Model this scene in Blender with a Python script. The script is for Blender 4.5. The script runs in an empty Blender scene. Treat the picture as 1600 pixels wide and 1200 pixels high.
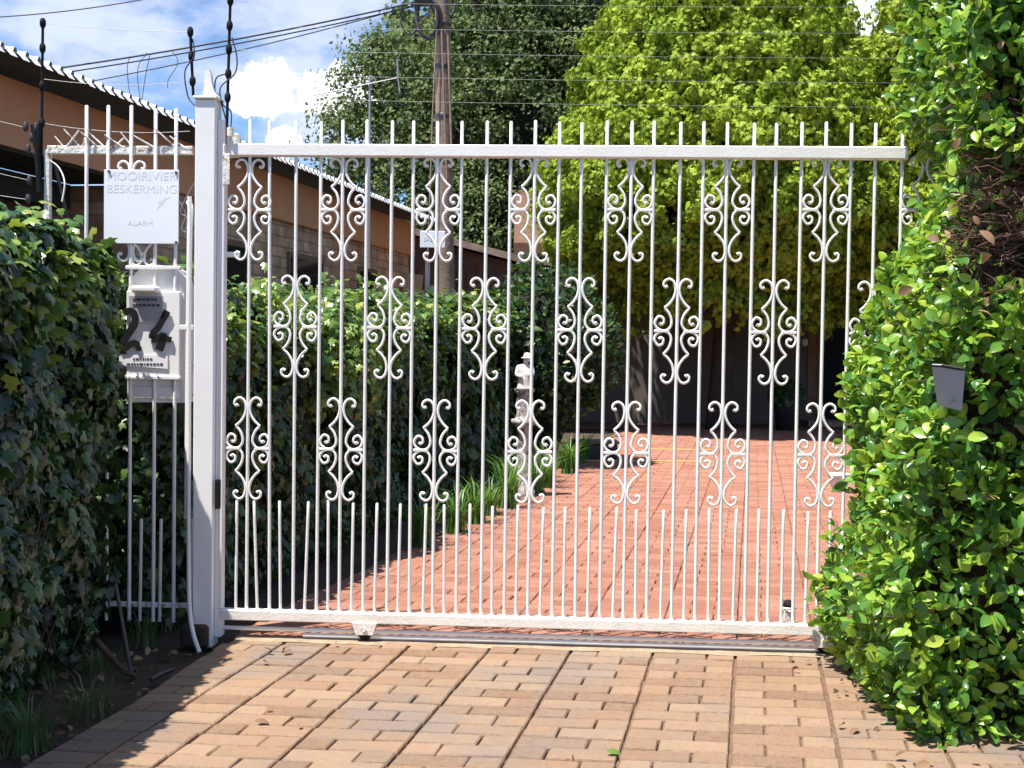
import bpy, math, random
import numpy as np
from mathutils import Vector, Matrix, noise as mnoise
random.seed(7); rng = np.random.default_rng(7)
R = math.radians
scene = bpy.context.scene
COL = scene.collection

# ------------------------------------------------------------------ camera
F_PX, W_PX, H_PX = 2000.0, 1600.0, 1200.0
PITCH, ROLL, EYE = R(1.75), R(0.8), 1.256
FWD = Vector((0, math.cos(PITCH), -math.sin(PITCH)))
UP0 = Vector((0, math.sin(PITCH), math.cos(PITCH)))
RT = Vector((1, 0, 0)) * math.cos(ROLL) + UP0 * math.sin(ROLL)
UPV = Vector((-1, 0, 0)) * math.sin(ROLL) + UP0 * math.cos(ROLL)
CAM = Vector((0, 0, EYE))
cd = bpy.data.cameras.new('camera'); cd.sensor_width = 36; cd.lens = F_PX / W_PX * 36
cd.clip_start = 0.05; cd.clip_end = 2000
cam = bpy.data.objects.new('camera', cd); COL.objects.link(cam)
m = Matrix((RT, UPV, -FWD)).transposed().to_4x4(); m.translation = CAM
cam.matrix_world = m
scene.camera = cam

# ------------------------------------------------------------------ sky and sun
SUN_EL = R(69); SA = Vector((-0.80, -0.60)).normalized()
TO_SUN = Vector((SA.x * math.cos(SUN_EL), SA.y * math.cos(SUN_EL), math.sin(SUN_EL)))
sun = bpy.data.lights.new('sun', 'SUN'); sun.energy = 5.0; sun.angle = R(0.5); sun.color = (1.0, 0.95, 0.87)
so = bpy.data.objects.new('sun', sun); COL.objects.link(so)
so.rotation_euler = TO_SUN.to_track_quat('Z', 'Y').to_euler(); so.location = (-20, -8, 50)
world = bpy.data.worlds.new('World'); scene.world = world; world.use_nodes = True
wn = world.node_tree.nodes; wl = world.node_tree.links; wn.clear()
def N(nodes, t, **kw):
    n = nodes.new(t)
    for k, v in kw.items():
        if k in n.inputs: n.inputs[k].default_value = v
        else: setattr(n, k, v)
    return n
wo = N(wn, 'ShaderNodeOutputWorld'); bg = N(wn, 'ShaderNodeBackground'); bg.inputs['Strength'].default_value = 0.072
sky = N(wn, 'ShaderNodeTexSky', sky_type='NISHITA', sun_disc=False, sun_elevation=SUN_EL,
        sun_rotation=math.atan2(SA.x, SA.y), altitude=1300, air_density=1.0, dust_density=0.6, ozone_density=2.5)
tc = N(wn, 'ShaderNodeTexCoord')
def math_n(nodes, links, op, a, b=None, c=None):
    n = nodes.new('ShaderNodeMath'); n.operation = op
    for i, v in enumerate((a, b, c)):
        if v is None: continue
        if isinstance(v, (int, float)): n.inputs[i].default_value = v
        else: links.new(v, n.inputs[i])
    return n.outputs[0]
mapn = N(wn, 'ShaderNodeMapping'); wl.new(tc.outputs['Generated'], mapn.inputs[0]); mapn.inputs['Scale'].default_value = (1, 1, 2.2)
n1 = N(wn, 'ShaderNodeTexNoise', Scale=5.5, Detail=9.0, Roughness=0.55); wl.new(mapn.outputs[0], n1.inputs['Vector'])
n2 = N(wn, 'ShaderNodeTexNoise', Scale=16.0, Detail=8.0, Roughness=0.6); wl.new(mapn.outputs[0], n2.inputs['Vector'])
def sky_dir(px, py):
    return (FWD * F_PX + RT * (px - 800) + UPV * (600 - py)).normalized()
puff = None                                        # cumulus heaps at fixed bearings of the sky
for (px, py, rad) in ((425, 132, 0.022), (390, 150, 0.018), (510, 140, 0.026), (445, 225, 0.014), (600, 130, 0.03), (1320, 15, 0.05)):
    d = sky_dir(px, py)
    dist = wn.new('ShaderNodeVectorMath'); dist.operation = 'DISTANCE'
    wl.new(tc.outputs['Generated'], dist.inputs[0]); dist.inputs[1].default_value = d
    v = math_n(wn, wl, 'SUBTRACT', 1.0, math_n(wn, wl, 'DIVIDE', dist.outputs['Value'], rad))
    puff = v if puff is None else math_n(wn, wl, 'MAXIMUM', puff, v)
n3 = N(wn, 'ShaderNodeTexNoise', Scale=38.0, Detail=6.0, Roughness=0.6); wl.new(tc.outputs['Generated'], n3.inputs['Vector'])
pv = math_n(wn, wl, 'ADD', puff, math_n(wn, wl, 'MULTIPLY', math_n(wn, wl, 'SUBTRACT', n3.outputs['Fac'], 0.5), 2.6))
pr = N(wn, 'ShaderNodeMapRange', interpolation_type='SMOOTHSTEP'); wl.new(pv, pr.inputs['Value'])
pr.inputs['From Min'].default_value = 0.02; pr.inputs['From Max'].default_value = 0.38
veil = N(wn, 'ShaderNodeMapRange', interpolation_type='SMOOTHSTEP')
wl.new(math_n(wn, wl, 'ADD', n1.outputs['Fac'], math_n(wn, wl, 'MULTIPLY', n2.outputs['Fac'], 0.35)), veil.inputs['Value'])
veil.inputs['From Min'].default_value = 0.62; veil.inputs['From Max'].default_value = 0.84
veil.inputs['To Max'].default_value = 0.8
mx1 = N(wn, 'ShaderNodeMix', data_type='RGBA'); mx2 = N(wn, 'ShaderNodeMix', data_type='RGBA')
tint = N(wn, 'ShaderNodeMix', data_type='RGBA', blend_type='MULTIPLY'); tint.inputs['Factor'].default_value = 1.0
wl.new(sky.outputs[0], tint.inputs['A']); tint.inputs['B'].default_value = (0.84, 1.04, 1.28, 1)
wl.new(tint.outputs['Result'], mx1.inputs['A']); mx1.inputs['B'].default_value = (6.6, 7.1, 8.6, 1); wl.new(veil.outputs[0], mx1.inputs['Factor'])
wl.new(mx1.outputs['Result'], mx2.inputs['A']); mx2.inputs['B'].default_value = (10.5, 10.5, 10.8, 1); wl.new(pr.outputs[0], mx2.inputs['Factor'])
wl.new(mx2.outputs['Result'], bg.inputs['Color']); wl.new(bg.outputs[0], wo.inputs['Surface'])
vs = scene.view_settings; vs.view_transform = 'Standard'; vs.look = 'None'; vs.gamma = 1; vs.exposure = 0.95; vs.use_curve_mapping = False
scene.cycles.max_bounces = 8; scene.cycles.transparent_max_bounces = 8

# ------------------------------------------------------------------ helpers
def at(px, py, Y):
    """the world point seen at photo pixel (px, py) whose distance along Y is Y"""
    d = FWD * F_PX + RT * (px - 800) + UPV * (600 - py)
    return CAM + d * (Y / d.y)
def ground(px, py, z=0.0):
    d = FWD * F_PX + RT * (px - 800) + UPV * (600 - py)
    return CAM + d * ((z - EYE) / d.z)

def tag(o, label=None, cat=None, group=None, kind=None):
    if label: o['label'] = label
    if cat: o['category'] = cat
    if group: o['group'] = group
    if kind: o['kind'] = kind
    return o
def empty(name, loc, rz=0.0):
    o = bpy.data.objects.new(name, None); COL.objects.link(o); o.location = loc; o.rotation_euler = (0, 0, rz)
    o.empty_display_size = 0.2
    return o
def copy_tree(o, parent=None):
    c = o.copy(); COL.objects.link(c); c.parent = parent
    for ch in list(o.children): copy_tree(ch, c)
    return c

class MB:
    """collects shapes; build() links them as one mesh object"""
    def __init__(s): s.v = []; s.f = []; s.sm = []
    def add(s, vs, fs, smooth=False):
        k = len(s.v); s.v += [tuple(v) for v in vs]
        s.f += [tuple(i + k for i in f) for f in fs]; s.sm += [smooth] * len(fs); return s
    def box(s, c, size, M=None, bev=0.0):
        x, y, z = size[0] / 2, size[1] / 2, size[2] / 2
        c = Vector(c); b = min(bev, x * .9, y * .9, z * .9)
        if b <= 0:
            vs = [Vector((sx * x, sy * y, sz * z)) for sx in (-1, 1) for sy in (-1, 1) for sz in (-1, 1)]
            fs = [(0, 1, 3, 2), (4, 6, 7, 5), (0, 4, 5, 1), (2, 3, 7, 6), (0, 2, 6, 4), (1, 5, 7, 3)]
        else:
            vs = []; idx = {}
            for sx in (-1, 1):
                for sy in (-1, 1):
                    for sz in (-1, 1):
                        for a in range(3):
                            p = [sx * (x - b), sy * (y - b), sz * (z - b)]
                            p[a] = (sx * x, sy * y, sz * z)[a]
                            idx[(sx, sy, sz, a)] = len(vs); vs.append(Vector(p))
            I = idx; fs = []
            for a in range(3):
                o1, o2 = [q for q in range(3) if q != a]
                for sg in (-1, 1):
                    q = []
                    for (u, v) in ((-1, -1), (1, -1), (1, 1), (-1, 1)):
                        k = [0, 0, 0]; k[a] = sg; k[o1] = u; k[o2] = v; q.append(I[(k[0], k[1], k[2], a)])
                    fs.append(tuple(q))
            for a in range(3):
                o1, o2 = [q for q in range(3) if q != a]
                for u in (-1, 1):
                    for v in (-1, 1):
                        k0 = [0, 0, 0]; k1 = [0, 0, 0]; k0[a] = -1; k1[a] = 1
                        for k in (k0, k1): k[o1] = u; k[o2] = v
                        fs.append((I[(*k0, o1)], I[(*k1, o1)], I[(*k1, o2)], I[(*k0, o2)]))
            for sx in (-1, 1):
                for sy in (-1, 1):
                    for sz in (-1, 1): fs.append(tuple(I[(sx, sy, sz, a)] for a in range(3)))
        vs = [c + (M @ v if M else v) for v in vs]
        return s.add(vs, fs)
    def tube(s, pts, r, n=8, caps=True):
        pts = [Vector(p) for p in pts]; rs = r if isinstance(r, (list, tuple)) else [r] * len(pts)
        rings = []; prev = None
        for i, p in enumerate(pts):
            t = (pts[min(i + 1, len(pts) - 1)] - pts[max(i - 1, 0)]).normalized()
            if prev is None:
                a = Vector((0, 0, 1)) if abs(t.z) < .9 else Vector((0, 1, 0)); u = t.cross(a).normalized()
            else:
                u = (prev - t * prev.dot(t)); u = u.normalized() if u.length > 1e-6 else t.orthogonal().normalized()
            prev = u; w = t.cross(u)
            rings.append([p + (u * math.cos(2 * math.pi * k / n) + w * math.sin(2 * math.pi * k / n)) * rs[i] for k in range(n)])
        vs = [v for rg in rings for v in rg]; fs = []
        for i in range(len(pts) - 1):
            for k in range(n):
                fs.append((i * n + k, i * n + (k + 1) % n, (i + 1) * n + (k + 1) % n, (i + 1) * n + k))
        s.add(vs, fs, True)
        if caps:
            s.add(rings[0], [tuple(range(n))[::-1]]); s.add(rings[-1], [tuple(range(n))])
        return s
    def prism(s, poly, ext):
        """poly: list of 3d points, ext: extrusion vector"""
        n = len(poly); e = Vector(ext); vs = [Vector(p) for p in poly] + [Vector(p) + e for p in poly]
        fs = [tuple(range(n))[::-1], tuple(range(n, 2 * n))] + [(i, (i + 1) % n, n + (i + 1) % n, n + i) for i in range(n)]
        return s.add(vs, fs)
    def lathe(s, prof, c=(0, 0, 0), n=20):
        c = Vector(c); vs = []; fs = []
        for (r, z) in prof:
            for k in range(n):
                a = 2 * math.pi * k / n; vs.append(c + Vector((r * math.cos(a), r * math.sin(a), z)))
        for i in range(len(prof) - 1):
            for k in range(n): fs.append((i * n + k, i * n + (k + 1) % n, (i + 1) * n + (k + 1) % n, (i + 1) * n + k))
        return s.add(vs, fs, True)
    def build(s, name, mat, parent=None, loc=None):
        me = bpy.data.meshes.new(name)
        off = Vector(loc) if loc is not None else Vector((0, 0, 0))
        me.from_pydata([tuple(Vector(v) - off) for v in s.v], [], s.f); me.materials.append(mat)
        me.polygons.foreach_set('use_smooth', s.sm); me.update()
        o = bpy.data.objects.new(name, me); COL.objects.link(o); o.location = off
        if parent is not None: o.parent = parent
        return o
def put(name, mb, mat, root):
    """a part whose shape was written in world coordinates, under an unrotated root"""
    o = mb.build(name, mat, root)
    me = o.data; off = root.location
    co = np.empty(len(me.vertices) * 3, np.float32); me.vertices.foreach_get('co', co)
    co = co.reshape(-1, 3) - np.array(off, np.float32); me.vertices.foreach_set('co', co.ravel()); me.update()
    return o

def spline(pts, n=6):
    pts = [Vector(p) for p in pts]; out = []
    P = [pts[0] * 2 - pts[1]] + pts + [pts[-1] * 2 - pts[-2]]
    for i in range(1, len(P) - 2):
        for k in range(n):
            t = k / n; a, b, c, d = P[i - 1], P[i], P[i + 1], P[i + 2]
            out.append(0.5 * ((2 * b) + (c - a) * t + (2 * a - 5 * b + 4 * c - d) * t * t + (3 * b - a - 3 * c + d) * t ** 3))
    out.append(pts[-1]); return out

def np_mesh(name, T, TF, P, X, Y, Z, S, mat, parent=None, origin=None, smooth=False):
    """scatter template (T verts, TF faces) at P with frames X,Y,Z and sizes S into ONE mesh"""
    T = np.asarray(T, float); n = len(P); nv = len(T)
    S = np.asarray(S, float).reshape(n, -1)
    if S.shape[1] == 1: S = np.repeat(S, 3, 1)
    V = (P[:, None, :] + T[None, :, 0, None] * (X * S[:, :1])[:, None, :] + T[None, :, 1, None] * (Y * S[:, 1:2])[:, None, :]
         + T[None, :, 2, None] * (Z * S[:, 2:3])[:, None, :]).reshape(-1, 3)
    org = np.array(origin if origin is not None else (0, 0, 0), float)
    V -= org
    tl = np.array([i for f in TF for i in f]); tt = np.array([len(f) for f in TF])
    loops = (tl[None, :] + (np.arange(n) * nv)[:, None]).ravel(); tot = np.tile(tt, n)
    start = np.concatenate(([0], np.cumsum(tot)[:-1]))
    me = bpy.data.meshes.new(name)
    me.vertices.add(len(V)); me.vertices.foreach_set('co', V.astype(np.float32).ravel())
    me.loops.add(len(loops)); me.loops.foreach_set('vertex_index', loops.astype(np.int32))
    me.polygons.add(len(tot)); me.polygons.foreach_set('loop_start', start.astype(np.int32)); me.polygons.foreach_set('loop_total', tot.astype(np.int32))
    if smooth: me.polygons.foreach_set('use_smooth', np.ones(len(tot), bool))
    me.materials.append(mat); me.update(calc_edges=True); me.validate()
    o = bpy.data.objects.new(name, me); COL.objects.link(o)
    if parent is not None: o.parent = parent
    else: o.location = org
    return o
def nrm(a): return a / np.maximum(np.linalg.norm(a, axis=1, keepdims=True), 1e-9)
def frames(nrmv, tip):
    Z = nrm(nrmv); Y = nrm(tip - Z * (tip * Z).sum(1, keepdims=True)); X = np.cross(Y, Z); return X, Y, Z
def nz(p, sc, seed=0.0):
    return np.array([mnoise.noise(Vector((q[0] * sc + seed, q[1] * sc, q[2] * sc))) for q in p])

# ------------------------------------------------------------------ materials
def mat_base(name):
    m = bpy.data.materials.new(name); m.use_nodes = True; nt = m.node_tree
    b = nt.nodes['Principled BSDF']; return m, nt, nt.nodes, nt.links, b
def ramp(nodes, stops):
    r = nodes.new('ShaderNodeValToRGB'); e = r.color_ramp.elements
    while len(e) < len(stops): e.new(0.5)
    for el, (p, c) in zip(e, stops): el.position = p; el.color = (*c, 1)
    return r
def plain(name, col, rough=.5, var=.15, scale=8, metal=0.0, bump=0.0, bscale=60, spec=.5, second=None, s_at=(.55, .7)):
    m, nt, nd, lk, b = mat_base(name)
    t = N(nd, 'ShaderNodeTexCoord'); n = N(nd, 'ShaderNodeTexNoise', Scale=scale, Detail=6.0, Roughness=.6); lk.new(t.outputs['Object'], n.inputs['Vector'])
    r = ramp(nd, [(.3, tuple(c * (1 - var) for c in col)), (.7, tuple(min(1, c * (1 + var)) for c in col))]); lk.new(n.outputs['Fac'], r.inputs[0])
    out = r.outputs[0]
    if second:
        n2_ = N(nd, 'ShaderNodeTexNoise', Scale=scale * 2.3, Detail=8.0, Roughness=.7); lk.new(t.outputs['Object'], n2_.inputs['Vector'])
        mr = N(nd, 'ShaderNodeMapRange'); lk.new(n2_.outputs['Fac'], mr.inputs[0]); mr.inputs[1].default_value, mr.inputs[2].default_value = s_at
        mx = N(nd, 'ShaderNodeMix', data_type='RGBA'); lk.new(mr.outputs[0], mx.inputs['Factor']); lk.new(out, mx.inputs['A']); mx.inputs['B'].default_value = (*second, 1)
        out = mx.outputs['Result']
    lk.new(out, b.inputs['Base Color']); b.inputs['Roughness'].default_value = rough; b.inputs['Metallic'].default_value = metal
    b.inputs['Specular IOR Level'].default_value = spec
    if bump:
        n3_ = N(nd, 'ShaderNodeTexNoise', Scale=bscale, Detail=5.0); lk.new(t.outputs['Object'], n3_.inputs['Vector'])
        bp = N(nd, 'ShaderNodeBump', Strength=bump, Distance=.01); lk.new(n3_.outputs['Fac'], bp.inputs['Height']); lk.new(bp.outputs[0], b.inputs['Normal'])
    return m
def leafmat(name, stops, rough=.4, trans=.3, tcol=(.25, .4, .05), spec=.5, nscale=1.2, rw=.75):
    m, nt, nd, lk, b = mat_base(name)
    g = N(nd, 'ShaderNodeNewGeometry'); t = N(nd, 'ShaderNodeTexCoord')
    n = N(nd, 'ShaderNodeTexNoise', Scale=nscale, Detail=3.0); lk.new(t.outputs['Object'], n.inputs['Vector'])
    v = math_n(nd, lk, 'ADD', math_n(nd, lk, 'MULTIPLY', g.outputs['Random Per Island'], rw), math_n(nd, lk, 'MULTIPLY', n.outputs['Fac'], 1.25 - rw))
    v = math_n(nd, lk, 'SUBTRACT', v, .12)
    r = ramp(nd, stops); lk.new(v, r.inputs[0]); lk.new(r.outputs[0], b.inputs['Base Color'])
    b.inputs['Roughness'].default_value = rough; b.inputs['Specular IOR Level'].default_value = spec
    tr = N(nd, 'ShaderNodeBsdfTranslucent'); mxc = N(nd, 'ShaderNodeMix', data_type='RGBA', blend_type='MIX'); mxc.inputs['Factor'].default_value = .5
    lk.new(r.outputs[0], mxc.inputs['A']); mxc.inputs['B'].default_value = (*tcol, 1); lk.new(mxc.outputs['Result'], tr.inputs['Color'])
    mx = N(nd, 'ShaderNodeMixShader'); mx.inputs[0].default_value = trans; lk.new(b.outputs[0], mx.inputs[1]); lk.new(tr.outputs[0], mx.inputs[2])
    lk.new(mx.outputs[0], nd['Material Output'].inputs['Surface']); return m
def pavermat(name, stops, stain, stain_at=(.5, .72), stain_amt=.6):
    m, nt, nd, lk, b = mat_base(name)
    g = N(nd, 'ShaderNodeNewGeometry'); t = N(nd, 'ShaderNodeTexCoord')
    na = N(nd, 'ShaderNodeTexNoise', Scale=30.0, Detail=6.0, Roughness=.65); lk.new(t.outputs['Object'], na.inputs['Vector'])
    ng = N(nd, 'ShaderNodeTexNoise', Scale=95.0, Detail=8.0, Roughness=.75); lk.new(t.outputs['Object'], ng.inputs['Vector'])
    v = math_n(nd, lk, 'ADD', math_n(nd, lk, 'MULTIPLY', g.outputs['Random Per Island'], .55), math_n(nd, lk, 'MULTIPLY', na.outputs['Fac'], .6))
    v = math_n(nd, lk, 'ADD', v, math_n(nd, lk, 'MULTIPLY', ng.outputs['Fac'], .9))
    r = ramp(nd, stops); lk.new(math_n(nd, lk, 'SUBTRACT', v, .53), r.inputs[0])
    ns = N(nd, 'ShaderNodeTexNoise', Scale=1.6, Detail=7.0, Roughness=.62); lk.new(t.outputs['Object'], ns.inputs['Vector'])
    mr = N(nd, 'ShaderNodeMapRange'); lk.new(ns.outputs['Fac'], mr.inputs[0]); mr.inputs[1].default_value, mr.inputs[2].default_value = stain_at; mr.inputs[4].default_value = stain_amt
    mx = N(nd, 'ShaderNodeMix', data_type='RGBA'); lk.new(mr.outputs[0], mx.inputs['Factor']); lk.new(r.outputs[0], mx.inputs['A']); mx.inputs['B'].default_value = (*stain, 1)
    sp = N(nd, 'ShaderNodeTexNoise', Scale=220.0, Detail=3.0); lk.new(t.outputs['Object'], sp.inputs['Vector'])
    mr2 = N(nd, 'ShaderNodeMapRange'); lk.new(sp.outputs['Fac'], mr2.inputs[0]); mr2.inputs[1].default_value = .62; mr2.inputs[2].default_value = .75; mr2.inputs[4].default_value = .6
    mx3 = N(nd, 'ShaderNodeMix', data_type='RGBA'); lk.new(mr2.outputs[0], mx3.inputs['Factor']); lk.new(mx.outputs['Result'], mx3.inputs['A']); mx3.inputs['B'].default_value = (.09, .06, .045, 1)
    lk.new(mx3.outputs['Result'], b.inputs['Base Color']); b.inputs['Roughness'].default_value = .85; b.inputs['Specular IOR Level'].default_value = .25
    nb = N(nd, 'ShaderNodeTexNoise', Scale=120.0, Detail=6.0, Roughness=.7); lk.new(t.outputs['Object'], nb.inputs['Vector'])
    hb = math_n(nd, lk, 'ADD', nb.outputs['Fac'], math_n(nd, lk, 'MULTIPLY', na.outputs['Fac'], 1.5))
    bp = N(nd, 'ShaderNodeBump', Strength=.8, Distance=.007); lk.new(hb, bp.inputs['Height']); lk.new(bp.outputs[0], b.inputs['Normal'])
    return m
def brickwall(name, c1, c2, mortar, scale=1.0, bw=.22, bh=.075):
    m, nt, nd, lk, b = mat_base(name)
    t = N(nd, 'ShaderNodeTexCoord'); sp = N(nd, 'ShaderNodeSeparateXYZ'); lk.new(t.outputs['Object'], sp.inputs[0])
    cb = N(nd, 'ShaderNodeCombineXYZ'); lk.new(math_n(nd, lk, 'ADD', sp.outputs[0], sp.outputs[1]), cb.inputs[0]); lk.new(sp.outputs[2], cb.inputs[1])
    br = N(nd, 'ShaderNodeTexBrick'); lk.new(cb.outputs[0], br.inputs['Vector']); br.inputs['Scale'].default_value = scale
    br.inputs['Color1'].default_value = (*c1, 1); br.inputs['Color2'].default_value = (*c2, 1); br.inputs['Mortar'].default_value = (*mortar, 1)
    br.inputs['Brick Width'].default_value = bw; br.inputs['Row Height'].default_value = bh; br.inputs['Mortar Size'].default_value = .009
    n = N(nd, 'ShaderNodeTexNoise', Scale=6.0, Detail=6.0); lk.new(t.outputs['Object'], n.inputs['Vector'])
    r = ramp(nd, [(.3, (.55, .55, .55)), (.7, (1.25, 1.2, 1.15))]); lk.new(n.outputs['Fac'], r.inputs[0])
    mx = N(nd, 'ShaderNodeMix', data_type='RGBA', blend_type='MULTIPLY'); mx.inputs['Factor'].default_value = .8; lk.new(br.outputs['Color'], mx.inputs['A']); lk.new(r.outputs[0], mx.inputs['B'])
    lk.new(mx.outputs['Result'], b.inputs['Base Color']); b.inputs['Roughness'].default_value = .9
    bp = N(nd, 'ShaderNodeBump', Strength=.6, Distance=.01); lk.new(br.outputs['Fac'], bp.inputs['Height']); bp.invert = True; lk.new(bp.outputs[0], b.inputs['Normal'])
    return m
M_white = plain('white_paint', (.81, .80, .78), .45, .05, 9, bump=.1, bscale=90, second=(.50, .36, .25), s_at=(.64, .76))
M_post = plain('post_paint', (.81, .81, .82), .45, .05, 3, bump=.03, bscale=120, second=(.6, .55, .5), s_at=(.66, .78))
M_rusty = plain('flaking_white_paint', (.74, .72, .69), .6, .1, 14, bump=.5, bscale=70, second=(.27, .12, .06), s_at=(.54, .62))
M_dirty = plain('weathered_white', (.72, .68, .62), .6, .12, 10, bump=.3, bscale=80, second=(.35, .2, .11), s_at=(.58, .7))
M_rail = plain('grimy_white_paint', (.79, .75, .69), .5, .08, 8, bump=.2, bscale=80, second=(.48, .33, .22), s_at=(.60, .74))
M_black = plain('black_plastic', (.010, .010, .012), .7, .2, 20, spec=.2)
M_darkmetal = plain('dark_steel', (.06, .06, .065), .5, .2, 20, metal=.3)
M_steel = plain('worn_steel', (.62, .60, .58), .35, .15, 30, metal=.6, second=(.3, .17, .09), s_at=(.58, .7))
M_wire = plain('wire', (.32, .32, .33), .45, .1, 10, metal=.5)
M_cable = plain('black_cable', (.03, .03, .04), .6, .1, 10)
M_sign = plain('sign_board', (.80, .82, .88), .35, .03, 5)
M_faded = plain('faded_print', (.66, .68, .74), .5, .12, 40)
M_fadedmore = plain('very_faded_print', (.68, .70, .76), .5, .1, 40)
M_box_white = plain('box_white', (.80, .79, .78), .45, .05, 8, second=(.55, .5, .45), s_at=(.66, .8))
M_grey = plain('grey_paint', (.25, .30, .36), .5, .08, 10)
M_flap = plain('flap_grey', (.34, .35, .38), .4, .06, 10)
M_paper = plain('paper', (.78, .77, .8), .7, .05, 20)
M_ink = plain('ink', (.05, .05, .07), .6, .1, 20)
M_soil = plain('soil', (.055, .036, .024), .95, .35, 6, bump=.9, bscale=25, second=(.09, .065, .04), s_at=(.55, .7))
M_sand = plain('jointing_sand', (.16, .095, .06), .95, .3, 30, bump=.5, bscale=150)
M_conc = plain('concrete', (.33, .25, .17), .9, .2, 12, bump=.6, bscale=60, second=(.2, .14, .09), s_at=(.52, .66))
M_paver = pavermat('sand_coloured_pavers', [(.15, (.21, .13, .085)), (.4, (.30, .192, .122)), (.65, (.335, .222, .143)), (.9, (.37, .262, .178))], (.235, .19, .16), (.47, .64), .8)
M_red = pavermat('red_pavers', [(.15, (.27, .115, .075)), (.45, (.335, .15, .10)), (.7, (.38, .18, .125)), (.9, (.42, .22, .155))], (.33, .21, .16), (.5, .75), .6)
M_wood = plain('weathered_pole_wood', (.23, .165, .125), .9, .3, 3, bump=.8, bscale=14, second=(.14, .10, .075), s_at=(.5, .65))
M_plank = plain('brown_planks', (.13, .065, .04), .8, .3, 4, bump=.4, bscale=20)
M_fascia = plain('brown_fascia_paint', (.72, .31, .16), .6, .08, 2)
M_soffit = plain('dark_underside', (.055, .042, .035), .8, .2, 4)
M_galv = plain('white_roof_sheet', (.68, .68, .68), .5, .08, 6)
M_brick = brickwall('klinker_brick', (.50, .26, .15), (.74, .48, .30), (.32, .24, .18), bw=.26, bh=.11)
M_bwall = plain('plaster_wall', (.15, .12, .10), .9, .12, 2)
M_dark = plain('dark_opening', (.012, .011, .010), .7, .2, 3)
M_pane = plain('window_glass', (.02, .022, .025), .08, .1, 3)
M_frame = plain('timber_frame', (.22, .12, .07), .7, .15, 6)
M_stone = plain('statue_plaster', (.66, .64, .60), .8, .12, 25, second=(.3, .28, .25), s_at=(.58, .7))
M_stone2 = plain('pedestal_plaster', (.42, .38, .37), .8, .4, 14, second=(.12, .1, .1), s_at=(.45, .6))
M_bark = plain('bark', (.055, .04, .03), .95, .3, 5, bump=.9, bscale=18)
M_twig = plain('twigs', (.12, .065, .045), .9, .3, 10)
M_core = plain('dark_core_fill', (.011, .011, .007), .95, .4, 20)  # near-black fill inside hedges and crowns, added to block light
M_core_brown = plain('brown_core_fill', (.035, .024, .016), .95, .6, 45, bump=.8, bscale=60)  # brown fill for the right hedge's light-blocking core
M_pot = plain('pot_black', (.03, .032, .035), .6, .2, 6)
M_yellow = plain('yellow_line_paint', (.62, .42, .15), .7, .15, 10)
M_board = plain('pine_board', (.55, .36, .22), .7, .1, 6)
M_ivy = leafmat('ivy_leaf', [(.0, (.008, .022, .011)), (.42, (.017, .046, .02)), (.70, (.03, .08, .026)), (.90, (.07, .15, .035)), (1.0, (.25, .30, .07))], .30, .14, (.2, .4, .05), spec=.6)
M_ivylit = leafmat('sunlit_ivy_leaf', [(.0, (.03, .085, .022)), (.4, (.08, .18, .035)), (.75, (.22, .32, .055)), (1.0, (.52, .48, .12))], .3, .3, (.4, .55, .05), spec=.6)  # brighter ivy green, sunlight on the hedge tops put into the colour
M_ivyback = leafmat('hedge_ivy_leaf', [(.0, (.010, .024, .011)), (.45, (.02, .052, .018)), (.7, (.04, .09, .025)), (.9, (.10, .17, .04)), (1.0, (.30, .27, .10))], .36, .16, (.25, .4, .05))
M_shrub = leafmat('shrub_leaf', [(.0, (.03, .085, .022)), (.3, (.07, .20, .035)), (.55, (.17, .35, .045)), (.8, (.34, .50, .055)), (1.0, (.56, .60, .08))], .30, .32, (.42, .62, .04), spec=.6)
M_dead = leafmat('dead_leaf', [(.0, (.08, .05, .03)), (.6, (.22, .13, .07)), (1.0, (.42, .28, .15))], .8, .12, (.4, .25, .1))
M_conif = leafmat('conifer_spray', [(.0, (.075, .14, .016)), (.3, (.20, .32, .028)), (.6, (.35, .46, .04)), (1.0, (.54, .58, .08))], .6, .22, (.34, .45, .04), spec=.25, nscale=2.2, rw=.3)
M_tree = leafmat('tree_leaf', [(.0, (.045, .075, .035)), (.45, (.105, .155, .06)), (.75, (.18, .235, .085)), (1.0, (.27, .31, .12))], .65, .25, (.25, .35, .06), spec=.15, nscale=1.2, rw=.35)
M_grass = leafmat('lily_turf', [(.0, (.03, .10, .02)), (.5, (.07, .19, .03)), (.85, (.16, .31, .05)), (1.0, (.4, .38, .14))], .45, .3, (.3, .5, .05))
M_weed = leafmat('weed', [(.0, (.03, .08, .02)), (.6, (.07, .15, .04)), (1.0, (.3, .28, .12))], .6, .25)

# leaf templates
T_SHRUB = [(0, 0, 0), (0, .16, .015), (0, .42, .02), (0, .68, .0), (0, .88, -.05), (0, 1, -.11)]
T_SHRUB += [(sx * w, y, z) for sx in (-1, 1) for (w, y, z) in ((.17, .14, .05), (.29, .40, .11), (.27, .67, .09), (.15, .87, .01))]
F_SHRUB = [(0, 1, 6), (1, 2, 7, 6), (2, 3, 8, 7), (3, 4, 9, 8), (4, 5, 9), (0, 10, 1), (1, 10, 11, 2), (2, 11, 12, 3), (3, 12, 13, 4), (4, 13, 5)]
T_IVY = [(0, .36, .05), (0, 0, 0), (-.30, -.10, -.06), (-.52, .22, -.10), (-.27, .40, -.02), (-.34, .72, -.10), (-.14, .70, -.02), (0, 1.05, -.16),
         (.14, .70, -.02), (.34, .72, -.10), (.27, .40, -.02), (.52, .22, -.10), (.30, -.10, -.06)]
F_IVY = [(0, i, i + 1) for i in range(1, 12)] + [(0, 12, 1)]
T_DIA = [(0, 0, 0), (-.32, .5, .06), (0, 1, -.06), (.32, .5, .06)]
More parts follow.
